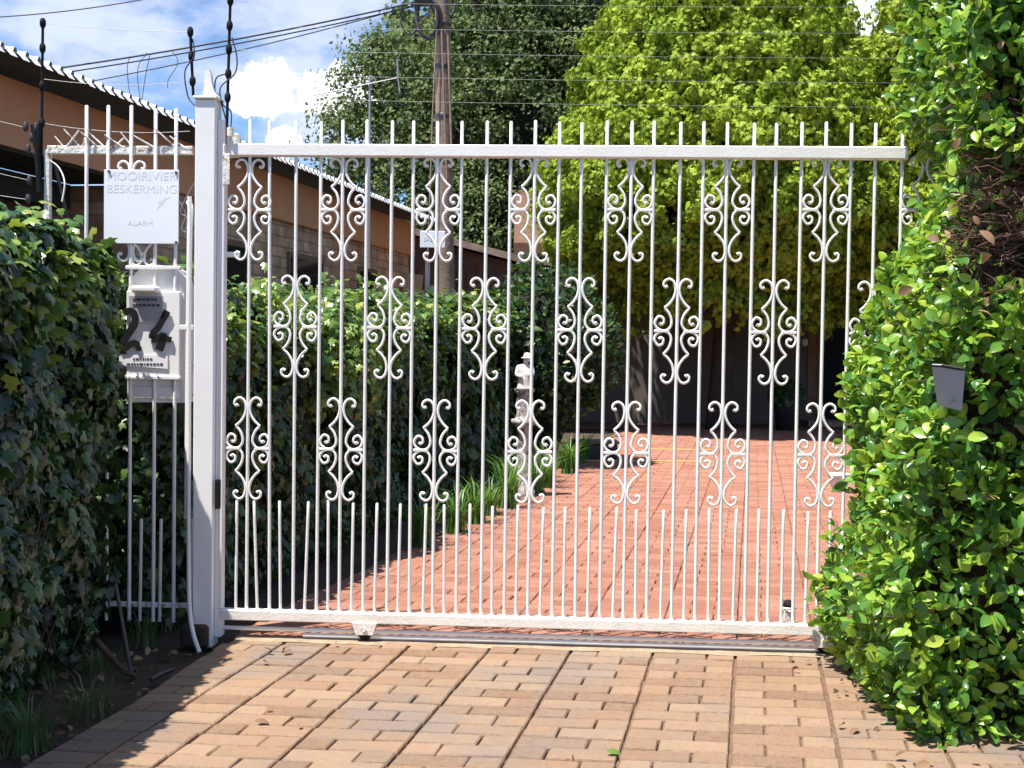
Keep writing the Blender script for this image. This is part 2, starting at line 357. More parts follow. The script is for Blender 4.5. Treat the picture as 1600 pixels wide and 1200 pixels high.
F_DIA = [(0, 3, 2), (0, 2, 1)]
def fan_template():
    T = []; Fc = []
    rr = random.Random(3)
    for (a, y0, L) in ((0, .1, 1.0), (-.45, .05, .85), (.48, .08, .82), (-.95, 0, .6), (1.0, 0, .58)):
        dx, dy = math.sin(a), math.cos(a); k = len(T); w = .12
        z0 = rr.uniform(-.12, .12)
        T += [(0, y0, 0), (dx * L * .5 - dy * w, y0 + dy * L * .5 + dx * w, .08 + z0), (dx * L, y0 + dy * L, -.05 + z0 * 2), (dx * L * .5 + dy * w, y0 + dy * L * .5 - dx * w, .08 + z0)]
        Fc += [(k, k + 3, k + 2, k + 1)]
    return T, Fc
T_FAN, F_FAN = fan_template()
T_BLADE = [(-.5, 0, 0), (.5, 0, 0), (-.45, .4, .06), (.45, .4, .06), (-.3, .75, 0), (.3, .75, 0), (0, 1, -.16)]
F_BLADE = [(0, 1, 3, 2), (2, 3, 5, 4), (4, 5, 6)]

def face_points(o, a, b, nvec, dens, amp, seed, rnd=.12, keep=None, depth=.12):
    """points spread over a bulging hedge face, with outward normals"""
    o, a, b, nvec = (np.array(q, float) for q in (o, a, b, nvec)); nvec = nvec / np.linalg.norm(nvec)
    n = int(np.linalg.norm(np.cross(a, b)) * dens)
    s = rng.random((n, 1)); t = rng.random((n, 1))
    P = o + a * s + b * t
    k = nz(P, 2.3, seed)[:, None] * amp + nz(P, 6.5, seed + 9)[:, None] * amp * .55
    es = np.clip((np.abs(2 * s - 1) - .72) / .28, 0, 1) ** 2; et = np.clip((np.abs(2 * t - 1) - .72) / .28, 0, 1) ** 2
    P = P + nvec * (k - rnd * (es + et) * .7 - rng.random((n, 1)) ** 1.6 * depth + .02)
    Nn = np.repeat(nvec[None], n, 0) + a / np.linalg.norm(a) * np.sign(2 * s - 1) * es * .7 + b / np.linalg.norm(b) * np.sign(2 * t - 1) * et * .7
    return P, nrm(Nn)

def hull(faces_o, name, mat, root):
    """a dark light-blocking mass filling a hedge: an uneven closed block"""
    return None

# ------------------------------------------------------------------ ground and paving
g = MB(); ZG = -0.055
xs = np.linspace(-1, 1, 61); 
def gridc(u): return math.copysign(abs(u) ** 3 * 300 + abs(u) * 8, u)
gv = [(gridc(x), gridc(y) + 6, ZG + (0.015 * mnoise.noise(Vector((gridc(x) * 2, gridc(y) * 2, 0))) if abs(x) < .5 else 0)) for y in xs for x in xs]
gf = [(j * 61 + i, j * 61 + i + 1, (j + 1) * 61 + i + 1, (j + 1) * 61 + i) for j in range(60) for i in range(60)]
g.add(gv, gf, True); tag(g.build('ground', M_soil), kind='structure')

JD = Vector((.188, 1, 0)).normalized()              # direction of the long joints, house and hedge
RD = Vector((1, -.085, 0)).normalized()             # direction of the courses
def paving(name, mat, inside, i0, i1, j0, j1, colw=.335, rowp=.11, org=Vector((-.088, 5.2, 0)), seed=1, ledge=None, odd=None, jr=.0050, jl=1.7, jt=.0034):
    rr = random.Random(seed); mb = MB()
    ph = [rr.random() < .5 for _ in range(400)]
    for i in range(i0, i1):
        drift = rr.uniform(-.012, .012); sh = 0.145 if odd is not None and i < odd else 0.0; cw = .19 if i == odd else colw
        if odd is not None and i == odd: sh = .145
        for j in range(j0, j1):
            first = (j + ph[i - i0]) % 2 == 0
            cut = (1 / 3 if first else 2 / 3) + rr.uniform(-.012, .012)
            for (u0, u1) in (((0, cut), (cut, 1)) if cw > .25 else ((0, 1),)):
                a0 = i * colw + sh + u0 * cw + (jt if u0 else jt * jl); a1 = i * colw + sh + u1 * cw - (jt if u1 < 1 else jt * jl)
                a0 += rr.uniform(-.002, .002); a1 += rr.uniform(-.002, .002)
                b0 = j * rowp + jr + drift + rr.uniform(-.001, .001); b1 = (j + 1) * rowp - jr + drift + rr.uniform(-.001, .001)
                c = org + RD * ((a0 + a1) / 2) + JD * ((b0 + b1) / 2)
                if ledge is not None:
                    lim = (ledge(c.y) - org.x - JD.x * (b0 + b1) / 2) / RD.x
                    if a1 - lim < .03: continue
                    if a0 < lim: a0 = lim; c = org + RD * ((a0 + a1) / 2) + JD * ((b0 + b1) / 2)
                if not inside(c): continue
                z = rr.uniform(-.0010, .0010); tx = rr.uniform(-.002, .002); ty = rr.uniform(-.0022, .0022); e = .004
                def pt(a, b, zz):
                    p = org + RD * a + JD * b; return Vector((p.x, p.y, z + zz + tx * (a - a0) / .2 + ty * (b - b0) / .1))
                wob = [rr.uniform(-.002, .002) for _ in range(8)]
                top = [pt(a0 + e + wob[0], b0 + e + wob[1], 0), pt(a1 - e + wob[2], b0 + e + wob[3], 0), pt(a1 - e + wob[4], b1 - e + wob[5], 0), pt(a0 + e + wob[6], b1 - e + wob[7], 0)]
                mid = [pt(a0, b0, -.005), pt(a1, b0, -.005), pt(a1, b1, -.005), pt(a0, b1, -.005)]
                bot = [pt(a0, b0, -.03), pt(a1, b0, -.03), pt(a1, b1, -.03), pt(a0, b1, -.03)]
                fs = [(0, 1, 2, 3)] + [(4 + k, 4 + (k + 1) % 4, (k + 1) % 4, k) for k in range(4)] + [(8 + k, 8 + (k + 1) % 4, 4 + (k + 1) % 4, 4 + k) for k in range(4)]
                mb.add(top + mid + bot, fs)
    return tag(mb.build(name, mat), kind='structure')
GA = R(3.4)                                         # the gate's turn against the picture plane
def gate_y(x): return 5.333 - math.tan(GA) * x
def edge_left(y): return -1.20 - .12 * (5.2 - y) + (-.06 * max(0, 4.4 - y))
paving('driveway_apron', M_paver, lambda c: c.y < gate_y(c.x) - .062 and c.y > 1.2 and c.x < 2.1, -9, 12, -38, 4, seed=2, ledge=edge_left, odd=-3)
def drive_left(y): return -1.0 + .2 * (y - 5.6) - .17 * min(1, max(0, (8.4 - y) / 2.5))
paving('driveway', M_red, lambda c: c.y > gate_y(c.x) + .03 and c.y < 20.1 and c.x < 3.4 + .19 * (c.y - 6), -7, 26, -3, 138, seed=5, jr=.0030, jl=1.0, jt=.0018, ledge=lambda y: drive_left(y) if y > 5.75 else -1.16)
sb = MB()
for (y0, y1) in ((1.0, 4), (4, 8), (8, 12), (12, 16), (16, 20.2)):
    l0 = edge_left(y0) - .02 if y0 < 5 else drive_left(y0) - .1; l1 = edge_left(y1) - .02 if y1 < 5 else drive_left(y1) - .1
    sb.add([(l0, y0, -.014), (max(2.1, 3.5 + .19 * (y0 - 6)), y0, -.014), (max(2.1, 3.5 + .19 * (y1 - 6)), y1, -.014), (l1, y1, -.014)], [(0, 1, 2, 3)])
tag(sb.build('paving_bed', M_sand), kind='structure')
cs = MB()                                           # concrete strip that carries the gate track
cl = [Vector((x, gate_y(x) - .075 + .03 * mnoise.noise(Vector((x * 5, 0, 3))), .001 + .003 * mnoise.noise(Vector((x * 6, 2, 1))))) for x in np.linspace(-1.15, 1.95, 60)]
cr_ = [Vector((x, gate_y(x) + .028 + .02 * mnoise.noise(Vector((x * 7, 5, 3))), .001 + .003 * mnoise.noise(Vector((x * 6, 7, 1))))) for x in np.linspace(-1.15, 1.95, 60)]
cs.add(cl + cr_, [(i, i + 1, 61 + i, 60 + i) for i in range(59)], True)
tag(cs.build('track_bed', M_conc), kind='structure')

# ------------------------------------------------------------------ sliding gate
GO = Vector((0, 5.333, 0)); GU = Vector((math.cos(GA), -math.sin(GA), 0)); GN = Vector((math.sin(GA), math.cos(GA), 0))
def on_gate(px, py, dn=0.0):
    """(u, z) on the gate plane, moved back by dn, at a photo pixel"""
    d = FWD * F_PX + RT * (px - 800) + UPV * (600 - py); o = GO + GN * dn
    p = CAM + d * ((o - CAM).dot(GN) / d.dot(GN)); return (p - o).dot(GU), p.z
gate = empty('sliding_gate', GO, -GA)
tag(gate, 'white wrought iron sliding gate with rows of scrolls across the brick driveway', 'gate')
uL, _ = on_gate(391, 190); uR, _ = on_gate(1408, 230)
NB = 27; BP = (uR - uL) / NB
ztop = (on_gate(391, 192)[1] + on_gate(1290, 190)[1]) / 2
zr0 = (on_gate(700, 246)[1]); zr1 = on_gate(700, 227)[1]
zb0 = (on_gate(345, 967)[1] + on_gate(1290, 992)[1]) / 2; zb1 = (on_gate(345, 952)[1] + on_gate(1290, 974)[1]) / 2
u_l0 = on_gate(364, 235)[0]; u_r0 = on_gate(1418, 235)[0]
MB().box(((u_l0 + u_r0) / 2, 0, (zr0 + zr1) / 2), (u_r0 - u_l0, .05, zr1 - zr0), bev=.004).build('top_rail', M_white, gate)
u_b0 = on_gate(346, 960)[0]
MB().box(((u_b0 + u_r0) / 2, 0, (zb0 + zb1) / 2), (u_r0 - u_b0, .05, zb1 - zb0), bev=.004).build('bottom_rail', M_rail, gate)
us = on_gate(347, 600)[0]
MB().box((us, 0, (zb1 + zr1) / 2), (.022, .04, zr1 - zb1 - .002), bev=.003).build('stile', M_white, gate)
R_B = .0070
bar_mesh = None
rb = random.Random(11)
def rod(z0, z1, r=R_B, bend=0.0):
    pts = [(bend * ((z - z0) / (z1 - z0)) ** 2, 0, z) for z in np.linspace(z0, z1, 7)]
    return MB().tube(pts + [(bend, 0, z1 + .004)], [r] * 7 + [r * .6], 10)
proto_bar = rod(zb1, ztop).build('bar', M_white, gate)
bars_u = [uL + k * BP for k in range(NB + 1)]
for k, u in enumerate(bars_u):
    o = proto_bar if k == 0 else proto_bar.copy()
    if k: COL.objects.link(o); o.parent = gate
    du = rb.uniform(-.003, .003)
    if k in (1,): o.rotation_euler = (0, R(-.45), 0)
    if k != 1: o.rotation_euler = (0, R(rb.uniform(-.12, .12)), 0)
    o.location = (u + du, 0, 0); o.scale = (1, 1, 1 + rb.uniform(-.002, .002))
    if k == NB: o.scale.z = .98
zp = on_gate(780, 790)[1]
proto_pk = rod(zb1, zp, .0062).build('picket', M_white, gate)
for k in range(-1, NB):
    u = uL + (k + .5) * BP
    o = proto_pk if k == -1 else proto_pk.copy()
    if k > -1: COL.objects.link(o); o.parent = gate
    o.location = (u + rb.uniform(-.004, .004), 0, 0)
    lean = {-1: 0.2, 0: -2.1, 1: -.9, 2: 1.6, 3: -.3, 4: .5, 5: .9}.get(k, rb.uniform(-.6, 1.3))
    o.rotation_euler = (rb.uniform(-.004, .004), R(lean), 0); o.scale.z = 1 + rb.uniform(-.012, .012)
# scroll motif: four S pieces round a bar
S_ = 1 / 1500.0
p_top = [(62, 276), (74, 268), (86, 280), (80, 304), (52, 318), (24, 300), (12, 258), (20, 212), (44, 172), (76, 142)]
p_c = [(76, 142), (46, 104), (32, 60), (38, 26), (62, 4), (96, 4), (126, 24), (134, 56), (112, 88), (84, 78), (80, 52), (96, 40), (106, 50)]
scr = MB()
for sx in (-1, 1):
    for sz in (-1, 1):
        for path in (p_top, p_c):
            pts = spline([(sx * x * S_, 0, sz * y * S_) for x, y in path], 5); n = len(pts)
            if path is p_top: rs = [.0072 if i < 3 else .0056 for i in range(n)]
            else: rs = [.0072 if i > n - 4 else .0056 for i in range(n)]
            scr.tube(pts, rs, 7)
    scr.box((sx * .062, 0, 0), (.060, .012, .012), bev=.002)
    scr.tube([(sx * .035, 0, 0), (sx * .028, 0, 0)], [.006, .004], 6)
proto_sc = scr.build('scroll', M_white, gate)
first = True
for (yc, ks) in ((328, range(0, NB + 2, 4)), (515, range(2, NB + 1, 4)), (706, range(0, NB, 4))):
    for k in ks:
        pxk = 391 + k * 37.67
        z = on_gate(pxk, yc + (0 if yc < 400 else (pxk - 836) * .012))[1]
        o = proto_sc if first else proto_sc.copy()
        if not first: COL.objects.link(o); o.parent = gate
        first = False
        o.location = (uL + k * BP, -.002, z); o.rotation_euler = (0, R(rb.uniform(-.7, .7)), 0)
        o.scale = (1, 1, 1.0 + rb.uniform(-.012, .015))
# lower pipe, struts and wheel boxes
zl = on_gate(700, 990)[1]
MB().tube([(u_b0, 0, zl), (u_r0, 0, zl)], .009, 10).build('lower_pipe', M_white, gate)
us2 = on_gate(925, 985)[0]; MB().box((us2, 0, (zl + zb0) / 2), (.012, .012, zb0 - zl), bev=.002).build('strut', M_dirty, gate)
for px in (571, 1286):
    uw, zt = on_gate(px, 972 if px < 800 else 990); zb = .030
    mb = MB(); mb.prism([(uw - .052, -.032, zb0 + .004), (uw + .052, -.032, zb0 + .004), (uw + .036, -.032, zb), (uw - .036, -.032, zb)], (0, .064, 0))
    w = mb.build('wheel_box', M_dirty, gate)
    MB().tube([(uw, -.034, zb + .025), (uw, -.040, zb + .025)], .011, 8).build('axle_bolt', M_rusty, w)
    MB().tube([(uw, -.012, .030), (uw, .012, .030)], .027, 18).build('wheel', M_black, w)
# strip of flaking plate beside the post
u_, z_ = on_gate(357, 265)
MB().box((u_ - .004, -.02, z_), (.03, .004, .13), bev=.001).build('lock_plate', M_rusty, gate)

# ground track
tr = empty('gate_track', GO, -GA); tag(tr, 'steel rail the gate rolls on, lying on the ground across the driveway', 'track')
t0 = on_gate(474, 997)[0]; t1 = 1.9
MB().tube([(t0, 0, .016), (t1, 0, .016)], .010, 10).build('rail', M_white, tr)
MB().box(((t0 + t1) / 2, 0, .0045), (t1 - t0, .022, .006)).build('foot_plate', M_darkmetal, tr)
tg = at(1232, 958, gate_y(1.15) + .33); tg.z = 0
gs = empty('gate_stop', tg); tag(gs, 'small metal guide roller with black knob standing behind gate near right hedge', 'gate stop')
mb = MB(); mb.box((0, 0, .055), (.05, .05, .11), bev=.004); mb.build('bracket', M_dirty, gs)
MB().lathe([(0, .11), (.022, .112), (.026, .13), (.018, .15), (0, .155)], n=14).build('knob', M_black, gs)
MB().lathe([(.03, .112), (.036, .118), (.03, .124)], n=14).build('collar', M_white, gs)

# ------------------------------------------------------------------ gate post
pu, _ = on_gate(323, 600); PW = .088
PO = GO + GU * pu + GN * .0; post = empty('gate_post', PO, -GA)
tag(post, 'tall square white steel gate post with flared cap and blade finial', 'post')
zt = on_gate(324, 158)[1]
MB().box((0, 0, zt / 2 - .02), (PW, PW, zt + .04), bev=.005).build('shaft', M_post, post)
MB().box((.0, 0, zt + .008), (PW + .016, PW + .02, .012), bev=.003).build('cap', M_white, post)
fin = [(-.030, zt + .0142), (.05, zt + .0142), (.028, zt + .035), (.016, zt + .075), (.012, zt + .11), (.006, zt + .128), (-.006, zt + .132), (-.014, zt + .122), (-.016, zt + .06), (-.02, zt + .03)]
MB().prism([(x - .0, -.012, z) for x, z in fin], (0, .024, 0)).build('finial', M_white, post)
zc = on_gate(345, 188)[1]
MB().box((PW / 2 + .0145, .012, zc / 2), (.027, .06, zc), bev=.003).build('guide_channel', M_post, post)
u1, z1 = on_gate(365, 222)
mb = MB(); mb.box((PW / 2 + .055, .03, z1 - .01), (.05, .05, .10), bev=.006); mb.tube([(PW / 2 + .06, -.03, z1 + .02), (PW / 2 + .06, -.03, z1 + .055)], .016, 12)
mb.build('guide_roller', M_dirty, post)
u1, z1 = on_gate(344, 770); MB().box((PW / 2 + .02, -.045, z1), (.022, .02, .125), bev=.003).build('latch', M_black, post)
u1, z1 = on_gate(362, 397); MB().box((PW / 2 + .055, .03, z1), (.06, .02, .022), bev=.003).build('stop_tab', M_post, post)
MB().box((-.03, .0, .01), (.12, .13, .10), bev=.012).build('footing', M_soil, post)
u1 = -PW / 2 - .018
MB().tube(spline([(u1 - .01, -.02, 1.86), (u1 - .006, -.03, 1.4), (u1 - .004, -.03, .9), (u1, -.035, .45), (u1 + .012, -.06, .16), (u1 + .045, -.12, .05), (u1 + .09, -.17, -.03)], 5), .0095, 8).build('conduit', M_white, post)
MB().box((u1 - .02, 0, on_gate(300, 512)[1]), (.07, .02, .022), bev=.003).build('clamp', M_white, post)
MB().tube(spline([(u1 - .03, .03, 1.84), (u1 - .012, .0, 1.80), (u1 - .016, .0, 1.6), (u1 - .02, .0, .5)], 4), .012, 8).build('downpipe', M_white, post)

# ------------------------------------------------------------------ fence panel left of the post
DN = .05
FO = GO + GN * DN; fence = empty('side_fence', FO, -GA)
tag(fence, 'white iron side fence panel with barbs on top, between post and ivy', 'fence')
def onf(px, py): return on_gate(px, py, DN)
a, za = onf(72, 230); b, zb_ = onf(300, 238); zf = (za + zb_) / 2
MB().box(((a + b) / 2, .02, zf), (b - a, .03, .036), bev=.003).build('top_rail', M_rusty, fence)
for px in (137, 171, 207, 245, 277):
    u, zt_ = onf(px, 166 if px < 220 else 171); ub = u - .006
    o = rod(0, zt_ - .045, .008).build('bar', M_white, fence); o.location = (u - .004, 0, .045)
for px in (222, 253, 300):
    u, zt_ = onf(px, 812); o = rod(0, zt_ - .045, .007).build('picket', M_dirty, fence); o.location = (u - .008, 0, .045); o.rotation_euler = (0, R(.6), 0)
z_b = onf(250, 946)[1]; a2, _ = onf(150, 946)
MB().box(((a2 + b) / 2, .012, z_b), (b - a2, .012, .022), bev=.002).build('bottom_rail', M_rusty, fence)
MB().box((a, .02, zf / 2), (.026, .026, zf), bev=.003).build('corner_upright', M_rusty, fence)
MB().box((a - .045, .06, .86), (.026, .026, 1.72), bev=.003).build('outer_upright', M_rusty, fence)
MB().tube([(a + .02, .04, zf - .05), (a + .11, .12, 1.5)], .008, 6).build('stay', M_darkmetal, fence)
mb = MB(); rs_ = random.Random(5)
for px, dx in ((98, .05), (112, -.06), (120, .03), (140, -.05), (150, -.06), (172, .04), (178, -.06), (195, -.04), (226, -.07), (260, -.07), (275, -.05), (88, -.03)):
    u, z0 = onf(px + 8, 226); mb.tube([(u - dx * .2, .01, z0 - .01), (u + dx, -.01 + rs_.uniform(-.02, .02), z0 + rs_.uniform(.03, .07))], [.0048, .003], 6)
mb.build('barbs', M_rusty, fence)
u, z = onf(207, 275); o = bpy.data.objects.new('scroll', proto_sc.data); COL.objects.link(o); o.parent = fence; o.location = (u - .004, 0, z - .15)
u, z = onf(230, 400); o = bpy.data.objects.new('scroll', proto_sc.data); COL.objects.link(o); o.parent = fence; o.location = (u - .02, .002, z + .13); o.scale = (.8, 1, .8)

# text helper
def text_mesh(name, body, size, mat, parent, loc, extrude=.001, width=None, spacing=1.0, bold=0.0):
    cu = bpy.data.curves.new(name, 'FONT'); cu.body = body; cu.size = size; cu.extrude = extrude; cu.align_x = 'CENTER'; cu.align_y = 'CENTER'; cu.space_character = spacing; cu.offset = bold
    t = bpy.data.objects.new(name + '_curve', cu); COL.objects.link(t); bpy.context.view_layer.update()
    me = bpy.data.meshes.new_from_object(t.evaluated_get(bpy.context.evaluated_depsgraph_get()))
    COL.objects.unlink(t); bpy.data.objects.remove(t); me.name = name
    co = np.empty(len(me.vertices) * 3); me.vertices.foreach_get('co', co); co = co.reshape(-1, 3)
    if width: co[:, 0] *= width / (co[:, 0].max() - co[:, 0].min())
    co = np.stack([co[:, 0], -co[:, 2], co[:, 1]], 1); me.vertices.foreach_set('co', co.ravel()); me.materials.clear(); me.materials.append(mat); me.update()
    o = bpy.data.objects.new(name, me); COL.objects.link(o); o.parent = parent; o.location = loc; return o

# alarm sign
DS = .03
def ons(px, py): return on_gate(px, py, DS)
ua, zA = ons(163, 265); ub, zB = ons(279, 381)
sign = empty('warning_sign', GO + GN * DS + GU * ((ua + ub) / 2) + Vector((0, 0, zB)), -GA)
tag(sign, 'square white security company board with faded lettering wired to the side fence', 'sign')
w, h = ub - ua, zA - zB
MB().box((0, 0, h / 2), (w, .006, h), bev=.001).build('board', M_sign, sign)
def sloc(px, py): u, z = ons(px, py); return (u - (ua + ub) / 2, -.0034, z - zB)
text_mesh('lettering', 'MOOIRIVIER', .05, M_faded, sign, sloc(222, 276), width=w * .93, extrude=.0002)
text_mesh('lettering', 'BESKERMING', .05, M_fadedmore, sign, sloc(222, 296), width=w * .93, extrude=.0002)
text_mesh('lettering', 'ALARM', .03, M_faded, sign, sloc(220, 349), width=w * .33, extrude=.0002)
x, y, z = sloc(255, 318)
y = -.0046
MB().prism([(x - .028, y + .002, z - .028), (x - .016, y + .002, z + .002), (x - .024, y + .002, z + .002), (x, y + .002, z + .022), (x + .03, y + .002, z + .026), (x + .004, y + .002, z + .012), (x + .012, y + .002, z + .012)], (0, -.0008, 0)).build('flash_mark', M_faded, sign)
for (px, py) in ((171, 268), (276, 270), (276, 379)): x, y, z = sloc(px, py); MB().tube([(x, -.002, z), (x, -.009, z)], .006, 8).build('fixing_wire', M_darkmetal, sign)

# letter box
DL = .03
def onl(px, py): return on_gate(px, py, DL)
ua, zA = onl(196, 412); ub, zB = onl(283, 630)
lb = empty('letter_box', GO + GN * DL + GU * ((ua + ub) / 2) + Vector((0, 0, zB)), -GA)
tag(lb, 'white metal letter box with big black house numerals behind the fence bars', 'letter box')
w, h = ub - ua, zA - zB; cx = (ua + ub) / 2
def lloc(px, py, y=0): u, z = onl(px, py); return Vector((u - cx, y, z - zB))
prof = [(-w / 2 - .0, 0), (w / 2 + .0, 0), (w / 2, h * .80)] + [(w / 2 * math.cos(t), h * .80 + h * .2 * math.sin(t)) for t in np.linspace(.1, math.pi - .1, 12)] + [(-w / 2, h * .80)]
MB().prism([(x, .03, z) for x, z in prof], (0, .22, 0)).build('body', M_box_white, lb)
mb = MB(); p0 = lloc(196, 590); p1 = lloc(281, 455)
mb.box(((p0.x + p1.x) / 2, .018, (p0.z + p1.z) / 2), (p1.x - p0.x, .024, p1.z - p0.z), bev=.004); fp = mb.build('front_plate', M_box_white, lb)
p = lloc(232, 452); mb = MB(); mb.box((p.x - .01, -.012, p.z), (.115, .05, .028), bev=.008); mb.build('slot_hood', M_box_white, lb)
p0 = lloc(203, 503); p1 = lloc(256, 463)
MB().prism([(p0.x + .005, .0, p0.z), (p1.x - .012, .0, p0.z), (p1.x, .0, p1.z), (p0.x - .004, .0, p1.z)], (0, -.004, 0)).build('slot_flap', M_flap, lb)
mb = MB(); r5 = random.Random(8)
for zz in (468, 477):
    x = 208
    while x < 246:
        l = r5.uniform(3, 8); q = lloc(x + l / 2, zz); mb.box((q.x, -.0055, q.z), (l / 375, .001, .010)); x += l + 1.6
mb.build('printed_notice', M_ink, lb)
p = lloc(238, 418); MB().box((p.x, .02, p.z), (w * .98, .03, .016), bev=.003).build('ledge', M_box_white, lb)
p = lloc(238, 590); MB().box((p.x, .016, p.z), (w * .98, .034, .016), bev=.003).build('sill', M_box_white, lb)
p = lloc(238, 614); MB().box((p.x, .024, p.z), (w * .85, .01, .05), bev=.003).build('lower_door', M_box_white, lb)
# numerals, thick black, tilted
def numeral(name, path, closed_paths=(), off=(0, 0)):
    mb = MB()
    for pth, r in path:
        pts = spline([lloc(px, py, -.008) for px, py in pth], 6)
        vs = []; fs = []
        for i, p in enumerate(pts):
            t = (pts[min(i + 1, len(pts) - 1)] - pts[max(i - 1, 0)]).normalized(); nn = Vector((t.z, 0, -t.x)) * r[min(i * len(r) // len(pts), len(r) - 1)]
            vs += [p + nn, p - nn, p + nn + Vector((0, .010, 0)), p - nn + Vector((0, .010, 0))]
        for i in range(len(pts) - 1):
            k = i * 4; fs += [(k, k + 1, k + 5, k + 4), (k + 2, k + 6, k + 7, k + 3), (k, k + 4, k + 6, k + 2), (k + 1, k + 3, k + 7, k + 5)]
        k = (len(pts) - 1) * 4; fs += [(0, 2, 3, 1), (k, k + 1, k + 3, k + 2)]
        mb.add(vs, fs)
    return mb.build(name, M_black, lb)
numeral('numeral_two', [([(194, 490), (203, 485), (211, 491), (211, 504), (204, 517), (194, 532), (188, 545)], [.012, .014, .014, .015, .014, .011]), ([(188, 547), (198, 544), (206, 537), (214, 538), (218, 548)], [.008, .011, .013, .014, .010])])
numeral('numeral_four', [([(262, 486), (256, 497), (248, 511), (239, 521), (238, 529)], [.014, .012, .012, .012, .013]), ([(238, 530), (252, 528), (268, 531)], [.016, .016, .012]), ([(256, 520), (254, 533), (249, 547)], [.014, .015, .016])])
p0 = lloc(186, 575); p1 = lloc(262, 556)
MB().prism([(p0.x, .004, p0.z + .012), (p1.x, .004, p0.z), (p1.x, .004, p1.z), (p0.x, .004, p1.z + .004)], (0, -.004, 0)).build('paper_label', M_paper, lb)
mb = MB()
for zz, xa, xb in ((561, 208, 238), (569, 198, 250)):
    x = xa
    while x < xb:
        l = r5.uniform(2, 6); q = lloc(x + l / 2, zz); mb.box((q.x, -.0012, q.z), (l / 375, .001, .008)); x += l + 1.3
mb.build('printed_line', M_ink, lb)

# ------------------------------------------------------------------ electric fence
def insulator(mb, p, r=.0135):
    mb.tube([p + Vector((0, 0, -.02)), p + Vector((0, 0, -.008)), p + Vector((0, 0, .008)), p + Vector((0, 0, .02))], [r * .6, r, r, r * .6], 10)
def epole(px0, py0, px1, py1, Y, ins, label):
    p0 = at(px0, py0, Y); p1 = at(px1, py1, Y)
    root = empty('electric_fence_pole', p1); tag(root, label, 'fence pole', 'electric fence poles')
    put('rod', MB().tube([p1, p0], .0062, 8), M_black, root)
    out = []
    for y in ins:
        t = (y - py0) / (py1 - py0); p = p0.lerp(p1, t); mb = MB(); insulator(mb, p); put('insulator', mb, M_black, root); out.append(p)
    return root, out
Y1 = 5.5
ep1, I1 = epole(67, 30, 64, 300, 5.52, (36, 75, 134, 192), 'thin black electric fence pole at far left before the brown roof')
ep2, I2 = epole(297, 42, 302, 150, 5.46, (50, 88, 127), 'short black electric fence pole on the left side of the white post')
ep3, I3 = epole(361, -40, 354, 215, 5.42, (1, 40, 77, 115, 152), 'tall black electric fence pole above the gate corner, right of the post')
put('bracket', MB().tube([at(52, 195, 5.5), at(58, 240, 5.5), at(62, 300, 5.5)], .013, 8).tube([at(60, 195, 5.5), at(60, 300, 5.5)], .009, 8), M_black, ep1)
mb = MB()
for (px, py) in ((40, 198), (56, 200), (50, 215), (44, 233), (56, 238), (46, 282), (44, 311)): insulator(mb, at(px, py, 5.5), .012)
put('insulator', mb, M_darkmetal, ep1)
put('lead', MB().tube(spline([I2[0] + Vector((.01, 0, -.03)), I2[1] + Vector((.014, -.01, 0)), I2[2] + Vector((-.03, -.01, .04)), I2[2] + Vector((-.02, 0, -.06)), at(304, 165, 5.44)], 6), .003, 6), M_cable, ep2)
put('lead', MB().tube(spline([I3[1] + Vector((.01, 0, -.05)), I3[2] + Vector((.035, -.01, -.03)), I3[3] + Vector((.03, -.01, 0)), I3[3] + Vector((-.03, -.01, -.06)), I3[4] + Vector((-.02, 0, -.03)), at(361, 175, 5.42), at(360, 212, 5.42)], 6), .003, 6), M_cable, ep3)
put('lead', MB().tube(spline([I3[3] + Vector((-.01, 0, 0)), at(338, 122, 5.42), at(336, 145, 5.42), at(343, 152, 5.42), at(358, 205, 5.4)], 6), .003, 6), M_cable, ep3)
wires = [(0, 'topmost'), (40, 'second from the top'), (78, 'third from the top'), (115, 'fourth from the top'), (152, 'lowest')]
for i, (y, w_) in enumerate(wires):
    a = I3[i] + Vector((.012, 0, 0)); b = at(1700, y + 10 + i * 1.5, gate_y(2.2) + .05)
    pts = [a.lerp(b, t) + Vector((0, 0, -.012 * 4 * t * (1 - t))) for t in np.linspace(0, 1, 13)]
    o = MB().tube(pts, .00065, 5).build('fence_wire', M_wire, loc=a)
    tag(o, f'electric fence wire stretched above the gate, {w_} of five', 'wire', 'electric fence wires')
for (a, b, sag, txt) in ((I1[0], I2[0], .008, 'topmost electric wire between the two short poles left of the post'), (I1[2] + Vector((.0, 0, .03)), I2[2], .02, 'lower slack electric wire between the two short poles left of the post'),
                         (I1[3], at(297, 205, 5.45), .02, 'bare wire across the barbed top of the side fence'),
                         (at(-40, 180, 5.5), at(38, 199, 5.5), .0, 'upper wire running out left from the black bracket'), (at(-40, 262, 5.5), at(46, 282, 5.5), 0, 'middle wire running out left from the black bracket'), (at(-40, 300, 5.5), at(44, 312, 5.5), 0, 'lowest wire running out left from the black bracket, just above the ivy')):
    pts = [a.lerp(b, t) + Vector((0, 0, -sag * 4 * t * (1 - t))) for t in np.linspace(0, 1, 11)]
    tag(MB().tube(pts, .0012, 5).build('fence_wire', M_wire, loc=a), txt, 'wire', 'electric fence wires')
lw = MB().tube(spline([at(77, 250, 5.5), at(92, 262, 5.5), at(101, 285, 5.48), at(97, 315, 5.48)], 6), .0035, 6).build('loose_wire', M_white, loc=at(77, 250, 5.5))
tag(lw, 'loose white cable looping down beside the left fence upright', 'cable')
